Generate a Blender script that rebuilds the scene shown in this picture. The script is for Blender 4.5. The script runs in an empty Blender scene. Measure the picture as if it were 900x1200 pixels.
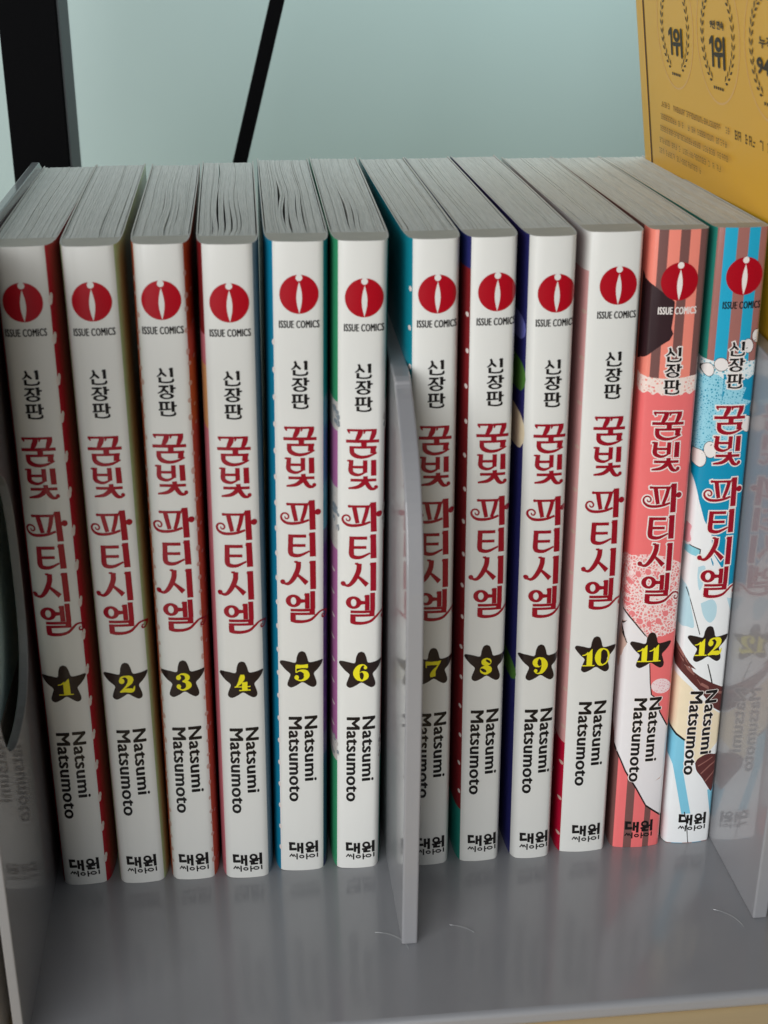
import bpy, bmesh, math, random
from mathutils import Matrix, Vector, Euler
R = math.radians
MM = 0.001
sc = bpy.context.scene
COL = sc.collection

# ------------------------------------------------------------------ camera
cam_data = bpy.data.cameras.new('camera')
cam = bpy.data.objects.new('camera', cam_data)
COL.objects.link(cam)
sc.camera = cam
cam_data.sensor_fit = 'HORIZONTAL'
cam_data.sensor_width = 36.0
cam_data.lens = 1644.39 / 900 * 36.0
cam_data.clip_start = 0.01
cam_data.clip_end = 50
YAW, PITCH, ROLL = R(5.951), R(22.703), R(-0.238)
fwv = Vector((math.sin(YAW) * math.cos(PITCH), math.cos(YAW) * math.cos(PITCH), -math.sin(PITCH)))
rtv = Vector((math.cos(YAW), -math.sin(YAW), 0))
upv = rtv.cross(fwv)
r2 = rtv * math.cos(ROLL) + upv * math.sin(ROLL)
u2 = upv * math.cos(ROLL) - rtv * math.sin(ROLL)
cm = Matrix((r2, u2, -fwv)).transposed().to_4x4()
cm.translation = Vector((69.859, -344.576, 259.724)) * MM
cam.matrix_world = cm
cam_data.dof.use_dof = True
cam_data.dof.focus_distance = 0.425
cam_data.dof.aperture_fstop = 28
# ------------------------------------------------------------------ world, lamps, exposure
world = bpy.data.worlds.new('World')
sc.world = world
world.use_nodes = True
world.node_tree.nodes['Background'].inputs[0].default_value = (0.62, 0.66, 0.70, 1)
world.node_tree.nodes['Background'].inputs[1].default_value = 0.17

def area_lamp(name, loc, aim, size, size_y, power, color):
    l = bpy.data.lights.new(name, 'AREA')
    l.shape = 'RECTANGLE'
    l.size, l.size_y, l.energy, l.color = size, size_y, power, color
    o = bpy.data.objects.new(name, l)
    COL.objects.link(o)
    o.location = loc
    o.rotation_euler = (Vector(aim) - Vector(loc)).to_track_quat('-Z', 'Y').to_euler()
    return o
# a window in front of the shelf on the left, and one behind that lights the wall and the page tops
area_lamp('window_light', (-0.60, -1.12, 0.36), (0.16, 0, 0.09), 1.3, 0.9, 19.0, (0.98, 0.99, 1.0))
area_lamp('back_window_light', (0.28, 0.26, 0.41), (0.24, 0.38, 0.20), 0.44, 0.10, 0.72, (0.80, 0.96, 1.0))
sc.view_settings.view_transform = 'Standard'
sc.view_settings.look = 'None'
sc.view_settings.exposure = 0.0
sc.view_settings.gamma = 1.0
sc.render.engine = 'CYCLES'
sc.cycles.use_denoising = True
sc.cycles.max_bounces = 8
# ------------------------------------------------------------------ print shapes, mm on the spine
TITLE = [[[-4.06,3.51,-4.06,2.88],[-0.17,3.44,-0.17,2.8]],[[-3.3,3.46,-4.11,3.36],[-3.29,3.29,-4.08,3.2],[-3.29,3.21,-4.06,3.13],[-3.3,3.13,-4.04,3.05],[-3.3,3.06,-4.01,2.96],[-3.31,3.0,-3.98,2.87],[-3.32,2.94,-3.94,2.77],[-3.32,2.87,-3.88,2.68],[-3.32,2.8,-3.82,2.6],[-3.32,2.71,-3.76,2.52],[-3.32,2.62,-3.7,2.45],[-3.32,2.53,-3.64,2.39],[-3.28,2.36,-3.55,2.25]],[[0.08,3.34,-1.23,3.5],[0.06,3.1,-1.26,3.24],[0.06,2.95,-1.27,3.06],[0.06,2.77,-1.28,2.9],[0.04,2.57,-1.3,2.77],[0.02,2.35,-1.32,2.65],[-0.03,2.12,-1.34,2.53],[-0.1,1.9,-1.38,2.41],[-0.17,1.69,-1.43,2.26],[-0.26,1.48,-1.49,2.1],[-0.35,1.29,-1.56,1.94],[-0.46,1.11,-1.63,1.78],[-0.57,0.94,-1.68,1.61],[-0.69,0.78,-1.73,1.46],[-0.83,0.63,-1.77,1.3],[-0.97,0.51,-1.81,1.13],[-1.12,0.4,-1.86,0.96],[-1.25,0.29,-1.91,0.78],[-1.43,0.11,-2.01,0.53]],[[0.07,3.43,0.08,2.8],[3.66,3.36,3.66,2.73]],[[0.81,3.38,-0.0,3.28],[0.82,3.22,0.04,3.12],[0.81,3.15,0.07,3.04],[0.81,3.07,0.1,2.97],[0.8,2.97,0.12,2.91],[0.79,2.86,0.15,2.86],[0.77,2.74,0.17,2.81],[0.73,2.63,0.18,2.75],[0.68,2.53,0.19,2.67],[0.63,2.44,0.2,2.58],[0.58,2.36,0.2,2.49],[0.53,2.27,0.2,2.38],[0.46,2.11,0.18,2.2]],[[3.71,3.27,2.4,3.43],[3.69,3.03,2.37,3.17],[3.69,2.87,2.35,3.0],[3.68,2.69,2.34,2.84],[3.67,2.5,2.32,2.7],[3.65,2.29,2.3,2.57],[3.61,2.07,2.28,2.44],[3.55,1.86,2.25,2.31],[3.48,1.66,2.21,2.15],[3.41,1.46,2.16,1.99],[3.32,1.27,2.11,1.82],[3.23,1.09,2.06,1.65],[3.14,0.92,2.02,1.49],[3.03,0.76,1.98,1.34],[2.91,0.61,1.95,1.18],[2.79,0.47,1.92,1.02],[2.67,0.35,1.88,0.86],[2.55,0.24,1.84,0.68],[2.4,0.04,1.76,0.44]],[[-4.32,0.59,-4.31,-0.28],[4.32,0.42,4.33,-0.45]],[[1.08,0.13,-0.41,0.16],[1.08,-1.69,-0.38,-1.67]],[[-3.42,-1.2,-3.41,-1.89],[3.71,-1.34,3.72,-2.03]],[[3.58,-1.44,2.18,-1.3],[3.51,-3.52,2.01,-3.37]],[[-2.26,-1.25,-3.44,-1.26],[-2.24,-1.63,-3.44,-1.61],[-2.24,-1.93,-3.44,-1.89],[-2.23,-2.21,-3.45,-2.19],[-2.22,-2.45,-3.44,-2.51],[-2.2,-2.63,-3.41,-2.84],[-2.17,-2.76,-3.33,-3.16],[-2.13,-2.86,-3.21,-3.45],[-2.09,-2.94,-3.06,-3.69],[-2.04,-3.01,-2.88,-3.9],[-1.97,-3.08,-2.68,-4.08],[-1.86,-3.17,-2.47,-4.22],[-1.72,-3.28,-2.25,-4.35],[-1.55,-3.39,-2.0,-4.46],[-1.35,-3.51,-1.72,-4.56],[-1.13,-3.62,-1.42,-4.65],[-0.9,-3.72,-1.1,-4.72],[-0.65,-3.8,-0.77,-4.76],[-0.39,-3.86,-0.44,-4.79],[-0.11,-3.89,-0.1,-4.79],[0.19,-3.9,0.25,-4.77],[0.51,-3.89,0.61,-4.73],[0.84,-3.86,0.97,-4.67],[1.18,-3.82,1.34,-4.59],[1.51,-3.76,1.7,-4.49],[1.85,-3.69,2.06,-4.35],[2.19,-3.59,2.42,-4.19],[2.55,-3.47,2.77,-4.02],[2.92,-3.35,3.12,-3.83],[3.29,-3.22,3.46,-3.65],[3.72,-3.07,3.87,-3.44]],[[-2.34,-5.14,-3.48,-5.0],[-2.37,-5.5,-3.51,-5.36],[-2.39,-5.78,-3.54,-5.63],[-2.41,-6.05,-3.57,-5.91],[-2.43,-6.32,-3.6,-6.19],[-2.44,-6.58,-3.62,-6.46],[-2.45,-6.83,-3.64,-6.73],[-2.46,-7.1,-3.66,-6.98],[-2.47,-7.37,-3.68,-7.24],[-2.48,-7.6,-3.71,-7.51],[-2.48,-7.8,-3.72,-7.8],[-2.47,-7.94,-3.7,-8.11],[-2.45,-8.03,-3.62,-8.42],[-2.43,-8.1,-3.49,-8.7],[-2.41,-8.18,-3.33,-8.93],[-2.37,-8.26,-3.14,-9.12],[-2.31,-8.35,-2.93,-9.27],[-2.22,-8.45,-2.71,-9.39],[-2.1,-8.54,-2.48,-9.48],[-1.94,-8.64,-2.25,-9.56],[-1.75,-8.73,-1.99,-9.63],[-1.55,-8.81,-1.71,-9.69],[-1.34,-8.88,-1.4,-9.72],[-1.12,-8.91,-1.08,-9.71],[-0.89,-8.92,-0.76,-9.66],[-0.64,-8.88,-0.43,-9.54],[-0.34,-8.79,-0.1,-9.38],[-0.02,-8.67,0.22,-9.2],[0.32,-8.52,0.54,-9.0],[0.66,-8.38,0.86,-8.8],[1.07,-8.21,1.24,-8.59]],[[-4.01,-5.09,-4.04,-5.45],[-3.31,-5.0,-3.36,-5.69]],[[1.31,-5.26,0.12,-5.22],[1.3,-8.78,0.11,-8.73]],[[-2.72,-6.7,-2.71,-7.45],[0.41,-6.77,0.41,-7.52]],[[3.67,-5.26,2.26,-5.23],[3.75,-9.71,2.28,-9.68]],[[1.42,-9.69,0.18,-9.76],[1.48,-10.83,0.29,-10.9]],[[-3.1,-10.38,-3.1,-11.18],[3.74,-10.54,3.75,-11.34]],[[1.42,-11.09,0.43,-10.33],[1.27,-11.32,0.26,-10.58],[1.17,-11.49,0.15,-10.77],[1.06,-11.68,0.05,-10.94],[0.93,-11.89,-0.05,-11.08],[0.76,-12.11,-0.14,-11.21],[0.55,-12.31,-0.26,-11.34],[0.34,-12.49,-0.42,-11.5],[0.11,-12.66,-0.59,-11.67],[-0.15,-12.82,-0.76,-11.83],[-0.43,-12.98,-0.95,-11.99],[-0.75,-13.11,-1.16,-12.14],[-1.1,-13.22,-1.4,-12.27],[-1.48,-13.29,-1.68,-12.38],[-1.88,-13.32,-2.02,-12.48],[-2.29,-13.34,-2.4,-12.58],[-2.71,-13.34,-2.79,-12.67],[-3.12,-13.34,-3.2,-12.75],[-3.6,-13.37,-3.67,-12.86]],[[1.2,-10.45,0.26,-10.94],[1.37,-10.77,0.4,-11.26],[1.5,-11.01,0.49,-11.51],[1.62,-11.25,0.59,-11.77],[1.74,-11.47,0.7,-12.03],[1.85,-11.68,0.82,-12.29],[1.96,-11.87,0.96,-12.53],[2.08,-12.06,1.09,-12.75],[2.19,-12.25,1.24,-12.95],[2.29,-12.42,1.39,-13.16],[2.38,-12.57,1.57,-13.36],[2.46,-12.69,1.77,-13.54],[2.53,-12.78,1.99,-13.69],[2.62,-12.87,2.23,-13.8],[2.73,-12.96,2.48,-13.87],[2.87,-13.04,2.72,-13.89],[3.01,-13.11,2.94,-13.89],[3.14,-13.16,3.15,-13.87],[3.23,-13.18,3.34,-13.83],[3.27,-13.19,3.53,-13.75],[3.3,-13.17,3.68,-13.64],[3.35,-13.11,3.79,-13.52],[3.4,-13.03,3.86,-13.41],[3.48,-12.92,3.92,-13.32],[3.62,-12.76,4.04,-13.18]],[[3.67,-12.41,3.69,-12.41],[3.47,-12.45,3.89,-12.46],[3.3,-12.57,4.06,-12.59],[3.19,-12.75,4.18,-12.77],[3.15,-12.97,4.22,-12.99],[3.2,-13.18,4.18,-13.21],[3.31,-13.37,4.07,-13.39],[3.48,-13.5,3.91,-13.51],[3.68,-13.55,3.71,-13.55]],[[-3.73,-17.92,-3.73,-18.62],[2.19,-18.07,2.2,-18.76]],[[-3.36,-17.78,-3.85,-18.1],[-3.02,-18.49,-3.41,-18.74]],[[-1.57,-18.05,-2.73,-18.27],[-1.48,-18.53,-2.65,-18.74],[-1.41,-18.92,-2.58,-19.14],[-1.33,-19.32,-2.51,-19.53],[-1.26,-19.71,-2.44,-19.93],[-1.19,-20.11,-2.36,-20.33],[-1.11,-20.51,-2.28,-20.74],[-1.04,-20.91,-2.19,-21.15],[-0.97,-21.33,-2.1,-21.56],[-0.89,-21.74,-2.01,-21.98],[-0.82,-22.16,-1.91,-22.39],[-0.74,-22.59,-1.81,-22.81],[-0.65,-23.09,-1.7,-23.31]],[[2.04,-18.38,1.0,-18.12],[1.96,-18.86,0.91,-18.59],[1.89,-19.24,0.83,-18.99],[1.82,-19.64,0.76,-19.37],[1.75,-20.04,0.69,-19.76],[1.66,-20.45,0.61,-20.14],[1.56,-20.86,0.52,-20.52],[1.43,-21.28,0.43,-20.91],[1.29,-21.7,0.32,-21.31],[1.14,-22.11,0.21,-21.72],[0.99,-22.52,0.09,-22.14],[0.84,-22.92,-0.03,-22.56],[0.67,-23.41,-0.18,-23.06]],[[2.33,-23.25,2.14,-22.64],[1.95,-23.39,1.75,-22.76],[1.65,-23.51,1.43,-22.86],[1.34,-23.64,1.12,-22.96],[1.03,-23.76,0.82,-23.05],[0.7,-23.87,0.51,-23.14],[0.36,-23.96,0.19,-23.21],[0.0,-24.04,-0.14,-23.27],[-0.36,-24.11,-0.5,-23.32],[-0.74,-24.18,-0.85,-23.37],[-1.11,-24.22,-1.21,-23.41],[-1.48,-24.26,-1.55,-23.43],[-1.84,-24.28,-1.88,-23.44],[-2.18,-24.29,-2.2,-23.44],[-2.52,-24.28,-2.51,-23.44],[-2.85,-24.26,-2.82,-23.42],[-3.18,-24.23,-3.1,-23.38],[-3.49,-24.17,-3.36,-23.34],[-3.79,-24.08,-3.58,-23.28],[-4.07,-23.96,-3.79,-23.21],[-4.33,-23.81,-3.99,-23.11],[-4.56,-23.64,-4.17,-23.0],[-4.76,-23.46,-4.34,-22.88],[-4.94,-23.27,-4.48,-22.76],[-5.09,-23.07,-4.6,-22.64],[-5.22,-22.86,-4.69,-22.51],[-5.32,-22.64,-4.77,-22.38],[-5.39,-22.41,-4.83,-22.24],[-5.42,-22.18,-4.87,-22.09],[-5.43,-21.96,-4.89,-21.96],[-5.41,-21.74,-4.9,-21.84],[-5.36,-21.53,-4.88,-21.72],[-5.27,-21.33,-4.83,-21.59],[-5.16,-21.14,-4.76,-21.45],[-5.03,-20.97,-4.67,-21.33],[-4.88,-20.83,-4.58,-21.23],[-4.72,-20.72,-4.5,-21.17],[-4.54,-20.65,-4.41,-21.13],[-4.35,-20.62,-4.29,-21.1],[-4.15,-20.61,-4.16,-21.09],[-3.96,-20.64,-4.02,-21.11],[-3.78,-20.68,-3.89,-21.14],[-3.61,-20.76,-3.79,-21.18],[-3.45,-20.87,-3.71,-21.24],[-3.31,-21.01,-3.61,-21.33],[-3.18,-21.17,-3.52,-21.45],[-3.07,-21.35,-3.44,-21.58],[-2.99,-21.52,-3.39,-21.69],[-2.94,-21.71,-3.36,-21.77],[-2.93,-21.9,-3.36,-21.84],[-2.98,-22.08,-3.38,-21.92],[-3.04,-22.25,-3.42,-22.03],[-3.13,-22.39,-3.47,-22.12],[-3.23,-22.52,-3.53,-22.2],[-3.34,-22.61,-3.56,-22.24],[-3.48,-22.67,-3.58,-22.25],[-3.63,-22.68,-3.63,-22.26],[-3.76,-22.66,-3.7,-22.26],[-3.88,-22.62,-3.78,-22.24],[-4.0,-22.56,-3.85,-22.22],[-4.1,-22.49,-3.9,-22.2],[-4.18,-22.4,-3.92,-22.19],[-4.23,-22.29,-3.94,-22.15],[-4.26,-22.18,-3.97,-22.09],[-4.28,-22.09,-3.99,-22.01],[-4.29,-22.0,-4.02,-21.92],[-4.34,-21.84,-4.08,-21.75]],[[3.79,-17.31,2.23,-17.29],[4.05,-25.89,2.42,-25.87]],[[1.96,-17.84,2.11,-18.25],[2.52,-17.39,2.82,-18.23]],[[3.39,-20.86,3.55,-21.48],[4.66,-20.52,4.82,-21.14]],[[4.61,-19.9,4.64,-19.91],[4.3,-19.97,4.95,-19.98],[4.05,-20.15,5.21,-20.18],[3.88,-20.43,5.38,-20.47],[3.83,-20.76,5.45,-20.8],[3.89,-21.1,5.39,-21.13],[4.06,-21.38,5.22,-21.41],[4.33,-21.58,4.97,-21.6],[4.63,-21.66,4.66,-21.66]],[[-3.29,-27.03,-3.29,-27.94],[1.46,-27.16,1.47,-28.07]],[[-2.0,-27.13,-3.32,-27.04],[-2.02,-27.68,-3.34,-27.58],[-2.03,-28.15,-3.35,-28.05],[-2.05,-28.61,-3.37,-28.52],[-2.06,-29.07,-3.38,-28.98],[-2.07,-29.52,-3.39,-29.44],[-2.08,-29.96,-3.4,-29.88],[-2.08,-30.4,-3.42,-30.3],[-2.09,-30.84,-3.45,-30.74],[-2.09,-31.26,-3.47,-31.17],[-2.09,-31.63,-3.48,-31.61],[-2.07,-31.93,-3.47,-32.02],[-2.05,-32.14,-3.41,-32.41],[-2.03,-32.28,-3.31,-32.74],[-2.03,-32.35,-3.16,-33.04],[-2.05,-32.37,-2.95,-33.3],[-2.06,-32.4,-2.7,-33.48],[-2.01,-32.46,-2.45,-33.59],[-1.89,-32.54,-2.21,-33.67],[-1.71,-32.63,-1.94,-33.74],[-1.49,-32.7,-1.63,-33.79],[-1.24,-32.76,-1.29,-33.81],[-0.97,-32.79,-0.93,-33.81],[-0.67,-32.8,-0.55,-33.77],[-0.36,-32.77,-0.16,-33.68],[-0.01,-32.7,0.25,-33.53],[0.38,-32.58,0.67,-33.33],[0.81,-32.43,1.09,-33.1],[1.26,-32.25,1.52,-32.85],[1.72,-32.07,1.94,-32.61],[2.23,-31.88,2.43,-32.35]],[[-2.36,-29.84,-2.36,-30.69],[1.27,-29.94,1.28,-30.79]],[[3.9,-26.65,2.33,-26.63],[4.08,-33.77,2.44,-33.74]],[[2.1,-27.22,2.3,-27.61],[2.57,-26.7,2.96,-27.44]],[[0.06,-35.18,-1.27,-35.01],[0.03,-35.63,-1.32,-35.48],[0.02,-35.98,-1.34,-35.86],[0.01,-36.35,-1.36,-36.2],[-0.01,-36.77,-1.39,-36.53],[-0.07,-37.21,-1.44,-36.85],[-0.18,-37.67,-1.52,-37.18],[-0.33,-38.15,-1.63,-37.56],[-0.52,-38.64,-1.79,-37.99],[-0.73,-39.13,-1.97,-38.43],[-0.97,-39.62,-2.16,-38.87],[-1.22,-40.07,-2.35,-39.29],[-1.47,-40.47,-2.54,-39.65],[-1.73,-40.83,-2.72,-39.99],[-2.02,-41.16,-2.91,-40.32],[-2.31,-41.47,-3.1,-40.63],[-2.62,-41.73,-3.28,-40.89],[-2.95,-41.95,-3.46,-41.09],[-3.29,-42.11,-3.62,-41.23],[-3.66,-42.17,-3.76,-41.3],[-4.0,-42.12,-3.93,-41.32],[-4.3,-42.02,-4.15,-41.29],[-4.57,-41.9,-4.4,-41.23],[-4.81,-41.79,-4.68,-41.16],[-5.14,-41.68,-5.04,-41.1]],[[-4.93,-40.4,-4.9,-40.4],[-5.18,-40.45,-4.65,-40.47],[-5.39,-40.61,-4.44,-40.64],[-5.54,-40.84,-4.3,-40.88],[-5.58,-41.12,-4.25,-41.16],[-5.53,-41.4,-4.29,-41.44],[-5.39,-41.65,-4.44,-41.68],[-5.18,-41.81,-4.65,-41.83],[-4.93,-41.88,-4.9,-41.88]],[[-1.77,-34.85,-1.84,-35.29],[-0.85,-34.84,-0.97,-35.68]],[[-1.17,-38.31,-1.56,-38.79],[-0.85,-38.58,-1.28,-39.11],[-0.6,-38.78,-1.07,-39.37],[-0.35,-38.99,-0.86,-39.62],[-0.09,-39.2,-0.65,-39.88],[0.17,-39.42,-0.44,-40.14],[0.43,-39.64,-0.22,-40.4],[0.69,-39.88,-0.01,-40.68],[0.96,-40.12,0.2,-40.96],[1.22,-40.37,0.42,-41.25],[1.49,-40.61,0.64,-41.54],[1.75,-40.86,0.86,-41.84],[2.07,-41.16,1.14,-42.2]],[[4.01,-35.03,2.42,-34.98],[4.11,-43.58,2.51,-43.53]],[[2.2,-35.37,2.36,-35.78],[2.71,-34.95,3.0,-35.69]],[[0.02,-46.94,-1.33,-46.89],[-0.02,-47.31,-1.34,-47.11],[-0.13,-47.67,-1.38,-47.32],[-0.33,-48.0,-1.45,-47.52],[-0.59,-48.29,-1.55,-47.69],[-0.91,-48.52,-1.66,-47.82],[-1.27,-48.69,-1.79,-47.92],[-1.67,-48.79,-1.93,-47.98],[-2.08,-48.81,-2.08,-48.0],[-2.49,-48.76,-2.23,-47.97],[-2.89,-48.63,-2.38,-47.9],[-3.26,-48.44,-2.51,-47.79],[-3.58,-48.19,-2.62,-47.65],[-3.84,-47.89,-2.72,-47.48],[-4.04,-47.55,-2.79,-47.28],[-4.16,-47.18,-2.84,-47.07],[-4.2,-46.8,-2.85,-46.84],[-4.16,-46.43,-2.84,-46.63],[-4.04,-46.07,-2.8,-46.42],[-3.85,-45.74,-2.73,-46.22],[-3.59,-45.45,-2.63,-46.06],[-3.27,-45.23,-2.52,-45.92],[-2.91,-45.06,-2.39,-45.82],[-2.51,-44.96,-2.25,-45.76],[-2.1,-44.94,-2.1,-45.74],[-1.69,-44.99,-1.95,-45.77],[-1.29,-45.11,-1.8,-45.84],[-0.93,-45.3,-1.67,-45.95],[-0.61,-45.55,-1.56,-46.09],[-0.34,-45.85,-1.46,-46.26],[-0.14,-46.19,-1.39,-46.46],[-0.02,-46.56,-1.34,-46.67],[0.02,-46.94,-1.33,-46.89]],[[-0.3,-46.42,-0.29,-47.44],[1.24,-46.47,1.25,-47.49]],[[0.08,-46.33,0.1,-46.33],[-0.13,-46.37,0.31,-46.38],[-0.3,-46.5,0.49,-46.52],[-0.41,-46.69,0.6,-46.73],[-0.45,-46.92,0.65,-46.96],[-0.41,-47.16,0.61,-47.19],[-0.29,-47.36,0.49,-47.38],[-0.12,-47.5,0.32,-47.51],[0.09,-47.55,0.11,-47.55]],[[2.28,-44.66,1.0,-44.62],[2.33,-49.37,1.04,-49.33]],[[3.81,-44.15,2.46,-44.11],[3.87,-49.5,2.51,-49.45]],[[0.8,-44.99,0.96,-45.34],[1.26,-44.59,1.54,-45.19]],[[-2.91,-49.26,-2.9,-50.08],[3.77,-49.49,3.78,-50.3]],[[3.74,-49.59,2.26,-49.54],[3.77,-51.39,2.28,-51.34]],[[-2.9,-50.42,-2.9,-51.16],[3.73,-50.64,3.73,-51.39]],[[-1.55,-50.47,-2.97,-50.42],[-1.5,-52.83,-2.99,-52.78]],[[-2.69,-52.15,-2.97,-53.19],[-2.38,-52.27,-2.67,-53.29],[-2.16,-52.36,-2.47,-53.37],[-1.96,-52.45,-2.25,-53.46],[-1.77,-52.53,-2.0,-53.55],[-1.56,-52.6,-1.72,-53.62],[-1.31,-52.66,-1.41,-53.68],[-1.01,-52.71,-1.07,-53.71],[-0.66,-52.75,-0.69,-53.73],[-0.29,-52.78,-0.29,-53.74],[0.08,-52.81,0.11,-53.74],[0.45,-52.81,0.51,-53.72],[0.79,-52.8,0.89,-53.68],[1.11,-52.77,1.24,-53.63],[1.43,-52.72,1.59,-53.57],[1.73,-52.65,1.93,-53.49],[2.02,-52.58,2.26,-53.39],[2.3,-52.48,2.58,-53.26],[2.55,-52.37,2.89,-53.11],[2.79,-52.24,3.19,-52.92],[3.02,-52.07,3.46,-52.69],[3.25,-51.87,3.7,-52.45],[3.48,-51.66,3.92,-52.21],[3.7,-51.45,4.13,-51.99],[3.92,-51.26,4.33,-51.78],[4.12,-51.08,4.53,-51.57],[4.31,-50.89,4.71,-51.36],[4.49,-50.7,4.88,-51.16],[4.68,-50.52,5.04,-50.99],[4.89,-50.36,5.18,-50.86],[5.11,-50.24,5.32,-50.76],[5.34,-50.17,5.47,-50.71],[5.56,-50.13,5.63,-50.67],[5.79,-50.13,5.79,-50.66],[6.01,-50.16,5.95,-50.68],[6.22,-50.23,6.1,-50.71],[6.41,-50.32,6.22,-50.76],[6.59,-50.45,6.33,-50.83],[6.75,-50.62,6.45,-50.95],[6.9,-50.81,6.56,-51.09],[7.02,-51.01,6.66,-51.24],[7.11,-51.23,6.72,-51.38],[7.16,-51.45,6.75,-51.49],[7.16,-51.69,6.75,-51.61],[7.12,-51.92,6.72,-51.76],[7.04,-52.13,6.66,-51.92],[6.94,-52.33,6.58,-52.07],[6.82,-52.51,6.5,-52.19],[6.68,-52.64,6.44,-52.25],[6.51,-52.72,6.39,-52.28],[6.32,-52.75,6.3,-52.29],[6.14,-52.73,6.19,-52.28],[5.97,-52.68,6.07,-52.25],[5.82,-52.61,5.98,-52.22],[5.68,-52.51,5.93,-52.2],[5.58,-52.35,5.92,-52.18],[5.54,-52.17,5.89,-52.11],[5.52,-52.0,5.87,-52.0],[5.53,-51.84,5.87,-51.88],[5.55,-51.69,5.87,-51.78],[5.59,-51.56,5.88,-51.72],[5.67,-51.45,5.87,-51.73],[5.77,-51.39,5.88,-51.72],[5.87,-51.38,5.92,-51.71],[5.95,-51.37,5.99,-51.7],[6.01,-51.37,6.07,-51.69],[6.15,-51.34,6.22,-51.66]]]
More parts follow.
